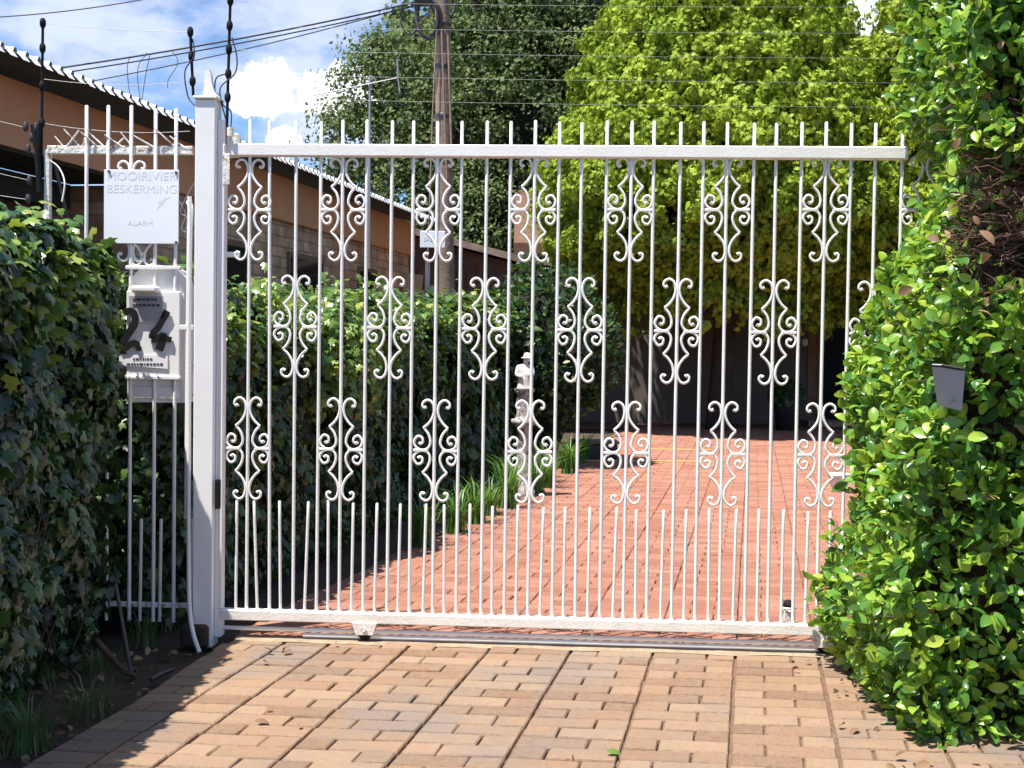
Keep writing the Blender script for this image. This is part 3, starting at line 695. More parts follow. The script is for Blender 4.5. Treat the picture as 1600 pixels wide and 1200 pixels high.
lw = MB().tube(spline([at(279, 312, 5.45), at(290, 335, 5.45), at(284, 355, 5.45), at(290, 362, 5.45), at(292, 340, 5.45), at(282, 330, 5.45), at(298, 295, 5.43), at(306, 286, 5.4)], 6), .0025, 6).build('loose_wire', M_wire, loc=at(279, 312, 5.45))
tag(lw, 'tangled thin grey wire hanging between the sign and the white post', 'cable')

# ------------------------------------------------------------------ hedges
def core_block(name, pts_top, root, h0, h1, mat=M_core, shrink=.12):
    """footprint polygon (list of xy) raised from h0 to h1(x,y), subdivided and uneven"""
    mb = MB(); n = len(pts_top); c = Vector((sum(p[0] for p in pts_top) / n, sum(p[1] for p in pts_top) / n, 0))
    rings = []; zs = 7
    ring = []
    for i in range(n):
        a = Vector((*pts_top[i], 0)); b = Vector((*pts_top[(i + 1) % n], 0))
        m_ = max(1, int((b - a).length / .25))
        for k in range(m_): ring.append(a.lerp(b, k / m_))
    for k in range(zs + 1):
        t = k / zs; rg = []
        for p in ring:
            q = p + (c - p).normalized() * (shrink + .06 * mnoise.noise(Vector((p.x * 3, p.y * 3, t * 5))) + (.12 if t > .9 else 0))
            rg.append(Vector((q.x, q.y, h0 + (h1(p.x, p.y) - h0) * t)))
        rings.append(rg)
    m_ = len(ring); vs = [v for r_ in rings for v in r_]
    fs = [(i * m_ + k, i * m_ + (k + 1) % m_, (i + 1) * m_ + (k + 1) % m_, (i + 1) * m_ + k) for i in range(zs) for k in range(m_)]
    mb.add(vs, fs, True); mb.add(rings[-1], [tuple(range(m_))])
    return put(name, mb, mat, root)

def scatter(name, T, Fc, P, Nn, mode, size, mat, root, sv=.35, smooth=False):
    n = len(P); rnd = rng.normal(size=(n, 3))
    if mode == 'ivy':
        nn = Nn + rnd * .55 + np.array([0, 0, .18]); tip = np.array([[0, 0, -1.0]]) + rng.normal(size=(n, 3)) * .5
    elif mode == 'shrub':
        nn = Nn * .55 + rnd * .75 + np.array([0, 0, .5]); tip = Nn * .7 + np.array([0, 0, .45]) + rng.normal(size=(n, 3)) * .65
    elif mode == 'conifer':
        nn = Nn + rnd * .24; tip = np.array([[0, 0, .9]]) + Nn * .35 + rng.normal(size=(n, 3)) * .3
    else:
        nn = Nn * .9 + rnd * .38 + np.array([0, 0, .3]); tip = Nn * .5 + rng.normal(size=(n, 3)) * .8
    X, Y, Z = frames(nn, tip); S = size * (1 + sv * (rng.random(n) * 2 - 1))
    return np_mesh(name, T, Fc, P, X, Y, Z, S, mat, root, origin=root.location, smooth=smooth)

def stems(n, pick, L, mat, root, name, r=.004, outward=None):
    mb = MB()
    for _ in range(n):
        p, d = pick(); d = Vector(d); p = Vector(p)
        q = p + d * L * random.uniform(.5, 1.1); mid = p.lerp(q, .5) + Vector([random.uniform(-.2, .2) * L for _ in range(3)])
        mb.tube([p, mid, q], [r, r * .8, r * .4], 5, caps=False)
    return put(name, mb, mat, root)

# ivy mound at the left front
XR = -1.665
ivy = empty('ivy_hedge', (-2.1, 4.8, ZG)); tag(ivy, 'thick dark ivy hedge with sunlit top at the left front of the side fence', 'hedge')
def h_ivy(x, y): return 1.50
core_block('branch_core', [(-3.0, 3.2), (XR, 3.2), (XR, 5.28), (-3.0, 5.28)], ivy, ZG, lambda x, y: 1.44, shrink=.18)  # solid dark hull added inside the ivy to stop light passing through
parts = []
parts.append(face_points((XR, 3.2, .0), (.0, 2.12, 0), (0, 0, 1.60), (1, -.05, .0), 3600, .11, 3, rnd=.07, depth=.2))
parts.append(face_points((-3.0, 3.2, 1.575), (1.36, 0, 0), (0, 2.12, .085), (0, 0, 1), 2700, .09, 5, rnd=.07))
parts.append(face_points((-3.0, 3.2, .10), (1.3, 0, 0), (0, 0, 1.5), (0, -1, 0), 900, .1, 8, rnd=.15))
parts.append(face_points((-2.4, 5.32, .35), (.78, 0, 0), (0, 0, 1.3), (0, 1, 0), 900, .08, 9, rnd=.12))
P = np.concatenate([q[0] for q in parts]); Nn = np.concatenate([q[1] for q in parts])
keep = rng.random(len(P)) < np.clip((P[:, 2] + .05) / .2, .3, 1); P, Nn = P[keep], Nn[keep]
keep = (P[:, 1] < gate_y(-1.7) + DN - .02) | (P[:, 0] < -1.95) | (P[:, 2] > 2)
P, Nn = P[keep], Nn[keep]
scatter('leaves', T_IVY, F_IVY, P, Nn, 'ivy', .056, M_ivy, ivy, .4)
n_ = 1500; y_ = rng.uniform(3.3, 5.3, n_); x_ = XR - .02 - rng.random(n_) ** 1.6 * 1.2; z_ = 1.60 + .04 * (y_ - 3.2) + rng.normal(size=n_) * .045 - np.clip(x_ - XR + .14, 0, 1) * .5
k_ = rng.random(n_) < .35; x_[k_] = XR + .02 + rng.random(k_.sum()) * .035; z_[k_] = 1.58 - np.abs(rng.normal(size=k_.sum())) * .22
scatter('lit_top_leaves', T_IVY, F_IVY, np.stack([x_, y_, z_], 1), np.repeat([[.35, -.25, .9]], n_, 0), 'ivy', .052, M_ivylit, ivy, .35)  # brighter leaves over the top, sunlight put into their colour
def pk():
    return (XR - .02 + random.uniform(-.05, .05), random.uniform(3.6, 5.2), random.uniform(.0, .9)), (random.uniform(-.1, .1), random.uniform(-.3, .3), 1)
stems(45, pk, .35, M_bark, ivy, 'stems', .004)['kind'] = 'stuff'

# ivy hedge behind the gate, along the driveway
bh = empty('ivy_hedge', (-1.9, 9, ZG)); tag(bh, 'long ivy covered hedge lining the left side of the driveway behind the gate', 'hedge')
def bx_(y): return -1.03 + .2 * (y - 5.75) - .25 - np.clip(.07 * (y - 5.9), 0, .22) - .17 * np.clip((8.4 - y) / 2.5, 0, 1)
def hb(y): return 1.40 + .025 * (y - 5.6)
ftp = [(bx_(5.62) - 1.35, 5.62)] + [(float(bx_(q)) - .05, q) for q in (5.62, 6.5, 7.5, 8.6, 9.6, 11, 13, 15.5)] + [(float(bx_(15.5)) - 1.3, 15.5)]
core_block('branch_core', ftp, bh, ZG, lambda x, y: hb(y) - .12, shrink=.14)  # added dark hull, keeps light out of the hedge's gaps
parts = []
segs = 10
for k in range(segs):
    y0 = 5.62 + 9.9 * k / segs; y1 = 5.62 + 9.9 * (k + 1) / segs; dens = 2300 if k < 3 else (1500 if k < 6 else 800)
    bump = [.02, -.05, .06, -.05, .0, .10, .02, .12, .05, .0][k]
    parts.append(face_points((bx_(y0), y0, .02), (bx_(y1) - bx_(y0), y1 - y0, 0), (0, 0, hb(y0) - .02 + bump), (1, -.2, .05), dens, .12, 3, rnd=.05))
    parts.append(face_points((bx_(y0) - 1.2, y0, hb(y0) + bump - .03), (1.24, 0, 0), (bx_(y1) - bx_(y0), y1 - y0, .05), (0, 0, 1), dens * .9, .13, 6, rnd=.05))
parts.append(face_points((bx_(5.6) - 1.7, 5.60, .05), (1.7, 0, 0), (0, 0, hb(5.6) - .05), (0, -1, .1), 1500, .07, 4, rnd=.1))
parts.append(face_points((bx_(15.5) - 1.2, 15.5, .05), (1.2, 0, 0), (0, 0, hb(15.5) - .05), (0, 1, .1), 400, .1, 4, rnd=.1))
P = np.concatenate([q[0] for q in parts]); Nn = np.concatenate([q[1] for q in parts])
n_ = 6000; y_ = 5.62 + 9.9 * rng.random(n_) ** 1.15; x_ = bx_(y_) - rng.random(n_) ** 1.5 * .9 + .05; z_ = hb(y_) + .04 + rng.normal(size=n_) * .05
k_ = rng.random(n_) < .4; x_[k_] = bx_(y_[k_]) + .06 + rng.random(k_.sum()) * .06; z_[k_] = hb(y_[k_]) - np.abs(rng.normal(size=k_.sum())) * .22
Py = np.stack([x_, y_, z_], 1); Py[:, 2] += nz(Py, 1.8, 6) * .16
q_ = nrm(rng.normal(size=(2200, 3))); q_ = q_[(q_[:, 0] > -.25) & (q_[:, 2] > -.5)]
mound = np.array([float(bx_(7.7)) - .02, 7.7, 1.08]) + q_ * np.array([.30, .62, .50]) * (1 + .25 * nz(q_, 3, 2)[:, None]) * (1 - .15 * rng.random((len(q_), 1)))
scatter('lit_tuft', T_IVY, F_IVY, mound, q_ + np.array([0, -.1, .3]), 'ivy', .046, M_ivylit, bh, .4)  # mound shaped and coloured to give a sunlit spot on the hedge
scatter('lit_top_leaves', T_IVY, F_IVY, Py, np.repeat([[.35, -.25, .9]], n_, 0), 'ivy', .046, M_ivylit, bh, .4)  # lit hedge top done with a brighter leaf colour
far = P[:, 1] > 9.2
lv = scatter('leaves', T_IVY, F_IVY, P[~far], Nn[~far], 'ivy', .054, M_ivyback, bh, .4)
scatter('far_leaves', T_DIA, F_DIA, P[far], Nn[far], 'ivy', .105, M_ivyback, bh, .4)

# rounded shrub at the far end of the hedge
def bush(name, c, rad, n, size, mat, label, cat, T=T_DIA, Fc=F_DIA, mode='shrub'):
    root = empty(name, (c[0], c[1], ZG)); tag(root, label, cat)
    d = nrm(rng.normal(size=(n, 3))); rr = rad * (1 + .18 * nz(d, 2.2, c[0])[:, None] + .1 * nz(d, 5, c[1])[:, None]) * (1 - .22 * rng.random((n, 1)) ** 2)
    P = d * rr + np.array(c); k = P[:, 2] > 0.02
    scatter('leaves', T, Fc, P[k], d[k], mode, size, mat, root)
    mb = MB(); mb.lathe([(rad[0] * .1, ZG), (rad[0] * .5, c[2] - rad[2] * .6), (rad[0] * .74, c[2] - rad[2] * .2), (rad[0] * .74, c[2] + rad[2] * .3), (rad[0] * .5, c[2] + rad[2] * .6), (0, c[2] + rad[2] * .76)], (c[0], c[1], 0), 18)
    put('branch_core', mb, M_core, root); return root  # dark solid core added inside the shrub to block light
bush('rounded_shrub', (.35, 13.7, 1.25), np.array([.75, .9, .86]), 5200, .09, M_ivyback, 'rounded bushy shrub at the far end of the ivy hedge, behind the statue', 'shrub')

# tall hedge on the right
XH = 1.33
rh = empty('tall_hedge', (2.0, 4.6, ZG)); tag(rh, 'tall glossy green leafy hedge with a bare twiggy patch at the right', 'hedge')
HT = 3.1
parts = []
HZ = [0, .08, .21, .44, .60, .86, 1.12, 1.38, 1.56, 1.82, 2.0, 2.16, 2.42, 3.2]
HX = [1.39, 1.32, 1.29, 1.325, 1.37, 1.42, 1.40, 1.45, 1.53, 1.67, 1.70, 1.57, 1.59, 1.62]
def hedge_dx(z, y):
    """how far the left face stands out or in at each height and depth"""
    z = np.asarray(z); y = np.asarray(y); far_ = np.interp(z, HZ, HX) - XH
    near = np.interp(z, [0, .3, 1.0, 1.7, 2.1, 3.2], [-.06, -.10, -.04, .05, .10, .10]) + .03
    t = np.clip((y - 4.1) / 1.0, 0, 1); return near * (1 - t) + far_ * t
Pq, Nq = face_points((XH, 4.02, .0), (0.0, 1.2, 0), (0, 0, HT), (-1, -.05, .05), 4300, .06, 13, rnd=.03, depth=.17)
Pq[:, 0] += hedge_dx(Pq[:, 2], Pq[:, 1]); parts.append((Pq, Nq))
Pf, Nf = face_points((XH, 4.02, .0), (1.75, 0, 0), (0, 0, HT), (0, -1, .05), 4300, .12, 17, rnd=.05, depth=.24)
wgt = np.clip(1 - (Pf[:, 0] - XH) / 1.0, 0, 1)
Pf[:, 0] += hedge_dx(Pf[:, 2], 4.02) * wgt
Pf[:, 1] += np.interp(Pf[:, 0], [XH, XH + .12, XH + .3], [.12, .03, 0])
parts.append((Pf, Nf))
Pb, Nb = face_points((XH + .1, 5.24, .0), (1.6, 0, 0), (0, 0, HT), (0, 1, .05), 500, .03, 17, rnd=.05, depth=.15)
Pb[:, 0] += hedge_dx(Pb[:, 2], 5.2) * np.clip(1 - (Pb[:, 0] - XH) / 1.0, 0, 1); parts.append((Pb, Nb))
parts.append(face_points((XH + .25, 4.0, HT), (1.5, 0, 0), (0, 1.25, 0), (0, 0, 1), 700, .1, 19))
P = np.concatenate([q[0] for q in parts]); Nn = np.concatenate([q[1] for q in parts])
# the bare twiggy patch: a hollow where few leaves remain
bare_c = at(1535, 345, 4.05)
e = ((P[:, 0] - bare_c.x) / .30) ** 2 + ((P[:, 1] - 4.05) / .5) ** 2 + ((P[:, 2] - bare_c.z) / .25) ** 2
edge = e + nz(P, 5, 3) * .7
keep = rng.random(len(P)) < np.clip((edge - .55) / .6, .09, 1)
e2 = ((P[:, 0] - at(1465, 255, 4.2).x) / .13) ** 2 + ((P[:, 2] - at(1465, 255, 4.2).z) / .05) ** 2
keep &= rng.random(len(P)) < np.clip(e2 + .15, 0.2, 1)
bxp = at(1490, 605, 3.98)
keep &= ~((np.abs(P[:, 0] - bxp.x) < .05) & (np.abs(P[:, 2] - bxp.z) < .085) & (P[:, 1] < 4.2))
hole = nz(P, 4.2, 31) * .6 + nz(P, 9, 12) * .4
keep &= rng.random(len(P)) < np.clip(1.0 + (hole - .02) * 2.8, np.where(P[:, 2] > 2.0, .45, .25), 1)
P, Nn = P[keep], Nn[keep]
scatter('leaves', T_SHRUB, F_SHRUB, P, Nn, 'shrub', .047, M_shrub, rh, .42)
# shoots that stand out of the face
shoots = MB(); SP = []; SN = []
for _ in range(190):
    if random.random() < .55:
        z = random.uniform(.1, 2.9); y = random.uniform(4.0, 5.2); b0 = Vector((XH + float(hedge_dx(z, y)) + .02, y, z)); d = Vector((-1, random.uniform(-.5, .3), random.uniform(0, .9))).normalized()
    else:
        z = random.uniform(.1, 2.9); x = random.uniform(XH + .1, XH + 1.0); b0 = Vector((x, 3.98, z)); d = Vector((random.uniform(-.5, .4), -1, random.uniform(.1, 1.0))).normalized()
    if ((b0.x - bare_c.x) / .25) ** 2 + ((b0.z - bare_c.z) / .22) ** 2 < 1 and b0.y < 4.3: continue
    if abs(b0.x - bxp.x) < .1 and abs(b0.z - bxp.z) < .14: continue
    L = random.uniform(.05, .13); pts = [b0, b0 + d * L * .5 + Vector((0, 0, .006)), b0 + d * L]
    shoots.tube(pts, [.0022, .0018, .001], 5, caps=False)
    for k in range(6):
        SP.append(b0 + d * L * (.25 + .15 * k)); SN.append(d)
put('shoots', shoots, M_twig, rh)['kind'] = 'stuff'
SP = np.array([tuple(p) for p in SP]); SN = np.array([tuple(p) for p in SN])
scatter('shoot_leaves', T_SHRUB, F_SHRUB, SP, SN, 'shrub', .052, M_shrub, rh, .3)
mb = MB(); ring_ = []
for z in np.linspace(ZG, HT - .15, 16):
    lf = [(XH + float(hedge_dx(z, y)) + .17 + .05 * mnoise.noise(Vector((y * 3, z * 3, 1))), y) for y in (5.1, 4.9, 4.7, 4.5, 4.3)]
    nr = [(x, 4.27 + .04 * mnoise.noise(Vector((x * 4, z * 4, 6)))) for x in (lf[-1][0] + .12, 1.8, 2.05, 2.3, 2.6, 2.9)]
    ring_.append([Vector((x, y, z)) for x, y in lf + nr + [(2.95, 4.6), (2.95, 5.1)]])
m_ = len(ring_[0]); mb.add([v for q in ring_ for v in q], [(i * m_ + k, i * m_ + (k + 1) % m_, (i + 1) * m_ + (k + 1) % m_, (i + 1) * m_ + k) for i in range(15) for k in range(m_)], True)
mb.add(ring_[-1], [tuple(range(m_))]); put('branch_core', mb, M_core_brown, rh)  # closed dark hull added behind the leaves to block light and view
def pk2():
    while True:
        x = random.gauss(bare_c.x, .20); z = random.gauss(bare_c.z, .17)
        if x > XH + .12: break
    return (x, random.uniform(4.02, 4.25), z), (random.uniform(-1, 1), random.uniform(-.55, .15), random.uniform(-.25, .35))
stems(760, pk2, .16, M_twig, rh, 'bare_twigs', .0026)['kind'] = 'stuff'
def pk3():
    y = random.uniform(4.1, 5.15); z = random.uniform(.1, 2.8)
    return (XH + .1 + float(hedge_dx(z, y)), y, z), (-1, random.uniform(-.5, .5), random.uniform(-.2, .6))
stems(260, pk3, .12, M_twig, rh, 'twigs', .0028)['kind'] = 'stuff'
dl = [tuple(Vector(P[i]) + Vector((-.02, -.03, 0))) for i in rng.integers(0, len(P), 45)]
for _ in range(16): dl.append((random.gauss(bare_c.x, .16), 4.0, random.gauss(bare_c.z, .15)))
dl.append(tuple(at(1556, 780, 3.95))); dl.append(tuple(at(1478, 95, 4.0))); dl.append(tuple(at(1530, 360, 3.9)))
dl = np.array(dl); scatter('dead_leaves', T_SHRUB, F_SHRUB, dl, np.repeat([[0., -1, .2]], len(dl), 0), 'shrub', .05, M_dead, rh)

# grey wedge lamp sunk in the hedge
lamp = empty('gate_light', bxp + Vector((0, 0, -.075))); tag(lamp, 'small grey wedge shaped box light sticking out of the tall right hedge', 'light')
a, b, c_, d_ = at(1471, 574, 3.93), at(1508, 580, 3.93), at(1503, 642, 3.97), at(1480, 636, 3.97)
MBb = MB().prism([a, b, c_, d_], (0.0, .09, 0)); put('body', MBb, M_grey, lamp)
a2, b2 = at(1470, 570, 3.925), at(1509, 576, 3.925)
put('lid', MB().prism([a + Vector((-.003, -.004, .002)), b + Vector((.003, -.004, .002)), b + Vector((.003, -.004, .0055)), a + Vector((-.003, -.004, .0055))], (0, .1, 0)), M_black, lamp)
put('lens', MB().prism([a + Vector((0, 0, .0065)), b + Vector((0, 0, .0065)), b2 + Vector((-.004, 0, .002)), a2 + Vector((.004, 0, .002))], (0, .09, 0)), M_paper, lamp)  # pale cap, sunlight on the lamp's top put into its colour
put('screw', MB().tube([at(1490, 626, 3.94), at(1490, 626, 3.97)], .003, 8), M_darkmetal, lamp)
put('arm', MB().tube([at(1490, 600, 4.0), at(1490, 600, 4.3)], .014, 8), M_darkmetal, lamp)

# ------------------------------------------------------------------ lily turf clumps along the drive, weeds, litter
def clump(name, c, n, L, w, mat, label, cat, group=None, lean=.7):
    root = empty(name, c); tag(root, label, cat, group)
    a = rng.random(n) * 2 * math.pi; r0 = np.sqrt(rng.random(n)) * .10
    P = np.stack([r0 * np.cos(a), r0 * np.sin(a), np.zeros(n)], 1)
    out = np.stack([np.cos(a), np.sin(a), np.zeros(n)], 1); le = lean * (.3 + rng.random((n, 1)))
    tip = out * le + np.array([0, 0, 1.0]); X, Y, Z = frames(out * -1 + np.array([0, 0, .3]), tip); Z = -np.cross(Y, X) * -1
    S = np.stack([np.full(n, w), L * (.55 + .6 * rng.random(n)), L * (.6 + .6 * rng.random(n))], 1)
    T = [(x, y, -z * 3.2 - (y ** 2) * .25) for x, y, z in T_BLADE]
    np_mesh('blades', T, F_BLADE, P, X, Y, -Z * -1, S, mat, root); return root
y = 7.9
for k in range(14):
    x = drive_left(y) + (.0 + random.uniform(-.10, .06)) + min(.12, max(0, (y - 7) * .05))
    clump('lily_turf', (x, y, ZG + .02), random.randint(55, 90), random.uniform(.26, .46), .013, M_grass, 'clump of strappy green lily turf edging the left side of the driveway', 'grass clump', 'lily turf clumps along the driveway', 1.0)
    y += random.uniform(.36, .62)
for (px, py, L, lab) in ((140, 1125, .16, 'low tuft of weeds at the foot of the ivy hedge, nearest the brick edge'), (40, 1175, .18, 'dark tuft of grass in the bottom left corner'), (225, 1010, .15, 'thin grass tuft on the soil in front of the side fence'), (250, 985, .12, 'small grass tuft just left of the white post foot')):
    clump('weed_tuft', ground(px, py, ZG) + Vector((0, 0, .01)), 45, L, .006, M_weed, lab, 'weed', 'weeds under the ivy', .9)
for i in range(10):
    q = Vector((random.uniform(-2.0, -1.5), random.uniform(3.9, 5.2), ZG + .01)); q.x = min(q.x, edge_left(q.y) - .05)
    clump('weed_tuft', q, random.randint(25, 60), random.uniform(.07, .16), .006, M_weed, 'low dark weed tuft on the bare soil strip under the left ivy hedge', 'weed', 'weed tufts on the soil strip', 1.2)
tag(MB().tube(spline([ground(150, 1000, .05), ground(190, 1045, -.02), ground(215, 1060, -.03)], 5), [.012] * 10 + [.008], 7).build('fallen_stick', M_twig, loc=ground(150, 1000, 0)), 'dark fallen stick lying on the soil below the ivy', 'stick')
tag(MB().tube(spline([ground(236, 1062, -.02), ground(250, 1054, -.015), ground(268, 1047, -.02)], 5), .009, 7).build('hose_end', M_darkmetal, loc=ground(236, 1060, -.04)), 'short grey pipe end poking out of the soil beside the brick edge', 'pipe')
tag(MB().tube([ground(206, 1062, -.05) , ground(206, 1062, -.05) + Vector((-.08, .05, .36))], [.009, .007], 7).build('garden_stake', M_darkmetal, loc=ground(206, 1062, -.05)), 'dark leaning stake in the soil below the ivy hedge', 'stake')
n = 260; P = np.stack([rng.uniform(-2.2, -1.2, n), rng.uniform(3.8, 5.3, n), np.full(n, ZG + .02)], 1); k = P[:, 0] < [edge_left(q) - .02 for q in P[:, 1]]; P = P[k]
X, Y, Z = frames(np.repeat([[0., 0, 1]], len(P), 0) + rng.normal(size=(len(P), 3)) * .4, rng.normal(size=(len(P), 3)))
P2 = np.stack([np.where(rng.random(70) < .6, rng.normal(1.22, .09, 70), rng.uniform(-1.1, 1.2, 70)), rng.uniform(3.6, 5.15, 70), np.full(70, .012)], 1); P2[:14, 0] = rng.normal(-1.0, .12, 14); P2[:14, 1] = rng.uniform(5.0, 5.3, 14)
P2 = P2[(P2[:, 0] > 1.1) | (rng.random(70) < .25)]; P = np.concatenate([P, P2])
X, Y, Z = frames(np.repeat([[0., 0, 1]], len(P), 0) + rng.normal(size=(len(P), 3)) * .4, rng.normal(size=(len(P), 3)))
tag(np_mesh('leaf_litter', T_SHRUB, F_SHRUB, P, X, Y, Z, .034 * (1 + .3 * rng.normal(size=len(P))), M_dead), kind='stuff')
for (px, py, lab, mt) in ((397, 1127, 'pale curled fallen leaf lying on the pavers at the lower left', M_dead), (947, 1175, 'small yellow fallen leaf lying on the pavers at the bottom middle', M_ivylit)):
    p = ground(px, py, .012); X, Y, Z = frames(np.array([[.2, -.3, 1.0]]), np.array([[1.0, .15, .1]]))
    tag(np_mesh('fallen_leaf', T_SHRUB, F_SHRUB, np.array([tuple(p)]), X, Y, Z, [.05], mt, origin=p), lab, 'leaf')

# ------------------------------------------------------------------ brown roofed house on the left
hl = Vector((.19, 1, 0)).normalized(); hn = Vector((1, -.19, 0)).normalized()   # along the eaves / out to the driveway
def hp(y, off, z):                                  # off: metres back (left) from the eave line
    return Vector((-4.59 + .19 * y, y, z)) - hn * off
house = empty('house', hp(11, 2, ZG)); tag(house, 'low house with brown fascia and ribbed metal roof along the left boundary', 'house')
HE = 3.0
mb = MB(); lip = MB(); pitch = .132; yy = 2.0
prof = []
while yy < 18.6:
    prof += [(yy, 0), (yy + .062, 0), (yy + .078, .034), (yy + .102, .034), (yy + .118, 0)]; yy += pitch
rows_ = []
for (off, dz) in ((-.02, 0), (5.5, .75)):
    rows_.append([hp(y_, off, HE + dz + r_) for (y_, r_) in prof])
n = len(prof); mb.add(rows_[0] + rows_[1], [(i, i + 1, n + i + 1, n + i) for i in range(n - 1)])
put('roof', mb, M_galv, house)
vs_ = []; yy = 2.0
while yy < 18.6:
    for (q, d_) in ((yy - .012, -.035), (yy + .064, -.035), (yy + .068, -.001), (yy + .112, -.001)):
        vs_ += [hp(q, -.024, HE + .003), hp(q, -.024 + d_ * .9, HE + d_)]
    yy += pitch
mb = MB(); mb.add(vs_, [(2 * i, 2 * i + 2, 2 * i + 3, 2 * i + 1) for i in range(len(vs_) // 2 - 1)]); put('drip_lip', mb, M_galv, house)
def hbox(y0, y1, o0, o1, z0, z1):
    m_ = MB(); m_.prism([hp(y0, o0, z0), hp(y1, o0, z0), hp(y1, o1, z0), hp(y0, o1, z0)], (0, 0, z1 - z0)); return m_
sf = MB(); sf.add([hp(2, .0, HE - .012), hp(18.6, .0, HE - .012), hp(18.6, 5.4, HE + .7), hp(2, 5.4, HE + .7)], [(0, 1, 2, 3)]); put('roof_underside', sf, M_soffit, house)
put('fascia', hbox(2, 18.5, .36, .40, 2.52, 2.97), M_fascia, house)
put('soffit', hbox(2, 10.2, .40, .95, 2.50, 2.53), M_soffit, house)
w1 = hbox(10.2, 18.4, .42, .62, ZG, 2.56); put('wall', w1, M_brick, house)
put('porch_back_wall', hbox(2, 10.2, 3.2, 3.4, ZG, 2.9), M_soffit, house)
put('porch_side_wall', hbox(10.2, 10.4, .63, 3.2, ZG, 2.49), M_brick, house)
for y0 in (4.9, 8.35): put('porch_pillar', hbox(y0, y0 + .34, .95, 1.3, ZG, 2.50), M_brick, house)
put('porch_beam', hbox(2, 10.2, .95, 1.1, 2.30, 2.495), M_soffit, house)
for (y0, y1) in ((11.6, 12.5), (13.6, 14.7), (16.0, 16.8)):
    fr = put('window', hbox(y0, y1, .395, .419, 1.5, 2.22), M_frame, house)
    pn = hbox(y0 + .06, y1 - .06, .385, .394, 1.56, 2.16).build('pane', M_pane, fr)
    me = pn.data
    co = np.empty(len(me.vertices) * 3, np.float32); me.vertices.foreach_get('co', co); me.vertices.foreach_set('co', (co.reshape(-1, 3) - np.array(house.location, np.float32)).ravel())

# wooden outbuilding past the house
shed = empty('wooden_shed', at(690, 420, 19.5)); shed.location.z = ZG; tag(shed, 'small brown timber outbuilding with sloping roof behind the utility pole', 'shed')
sy0, sy1 = 19.0, 22.5
def sp_(y, off, z): return Vector((-4.0 + .19 * (y - 0), y, z)) - hn * off
zS = 2.75
A = [sp_(sy0, 1.7, ZG), sp_(sy0, -.55, ZG), sp_(sy0, -.55, 2.42), sp_(sy0, 1.7, 3.0)]
put('wall', MB().prism(A, hl * 4), M_plank, shed)
mb = MB()
for k in range(15): mb.prism([sp_(sy0 - .015, 1.65 - k * .15, ZG), sp_(sy0 - .015, 1.65 - k * .15 - .12, ZG), sp_(sy0 - .015, 1.65 - k * .15 - .12, 2.36), sp_(sy0 - .015, 1.65 - k * .15, 2.36)], hl * .014)
put('cladding', mb, M_plank, shed)
R0 = [sp_(sy0 - .25, 2.0, 3.1), sp_(sy0 - .25, -1.05, 2.33), sp_(sy0 - .25, -1.05, 2.43), sp_(sy0 - .25, 2.0, 3.2)]
put('roof', MB().prism(R0, hl * 4.6), M_wood, shed)
p = at(668, 430, sy0 - .15); put('downpipe', MB().box((p.x, p.y, 1.25), (.07, .06, 2.5)), M_steel, shed)
p = at(645, 447, 18.0); tag(MB().box(p, (.26, .03, .34), M=Matrix.Rotation(R(6), 3, 'Y'), bev=.004).build('board', M_board, loc=p), 'pale plywood board propped above the hedge in front of the brown shed', 'board')

# ------------------------------------------------------------------ utility pole with coils and cables
YP = 16.0
pb = at(700, 600, YP); pb.z = ZG; pt_ = at(688, -330, YP)
upole = empty('utility_pole', pb); tag(upole, 'weathered wooden utility pole with black cable coils, rising behind the gate', 'pole')
put('shaft', MB().tube([pb.lerp(pt_, t) for t in np.linspace(0, 1, 9)], [.122 - .04 * t for t in np.linspace(0, 1, 9)], 14), M_wood, upole)
mb = MB()
for py in (38, 105, 182, 250): 
    p = at(693, py, YP); t = (p.z - pb.z) / (pt_.z - pb.z); c = pb.lerp(pt_, t); r_ = .127 - .04 * t
    mb.lathe([(r_, -.03), (r_ + .008, -.02), (r_ + .008, .02), (r_, .03)], c, 16)
put('strap', mb, M_darkmetal, upole)
mb = MB(); mb.tube([at(683, 30, YP - .14), at(676, 182, YP - .15), at(668, 420, YP - .17)], .011, 6); mb.tube([at(700, 55, YP - .13), at(706, 250, YP - .17)], .014, 6); mb.tube([at(690, 45, YP - .14), at(699, 300, YP - .17)], .012, 6)
put('conduit', mb, M_wood, upole)
mb = MB()
for (cx, cy, rx, ry, k) in ((668, 28, 17, 31, .022), (670, 30, 20, 31, .018), (640, 25, 14, 29, .012)):
    ring = [at(cx + rx * math.cos(t), cy + ry * math.sin(t), YP - .16 + .03 * math.sin(2 * t)) for t in np.linspace(0, 2 * math.pi, 25)]
    mb.tube(ring, k, 7)
ring = [at(704 + 8 * math.cos(t), 0 + 24 * math.sin(t), YP - .2) for t in np.linspace(-.3, math.pi + .3, 16)]; mb.tube(ring, .016, 6)
ring = [at(660 + 12 * math.cos(t), 8 + 24 * math.sin(t), YP - .2) for t in np.linspace(-.3, math.pi + .3, 16)]; mb.tube(ring, .010, 6)
put('cable_coil', mb, M_cable, upole)
mb = MB(); p = at(664, 0, YP - .15); mb.box(p, (.22, .12, .14), bev=.02); put('splice_box', mb, M_black, upole)
p = at(676, 374, 15.4); 
nb = empty('notice_board', p + Vector((0, 0, -.12))); tag(nb, 'small white notice board fixed low on the wooden utility pole', 'sign')
put('board', MB().box(p, (.30, .02, .20), bev=.004), M_sign, nb)
mb = MB()
for k in range(5): mb.box(p + Vector((-.09 + k * .034, -.0115, -.0 + (.015 if k % 2 else 0))), (.022, .002, .05))
put('scribble', mb, M_faded, nb)
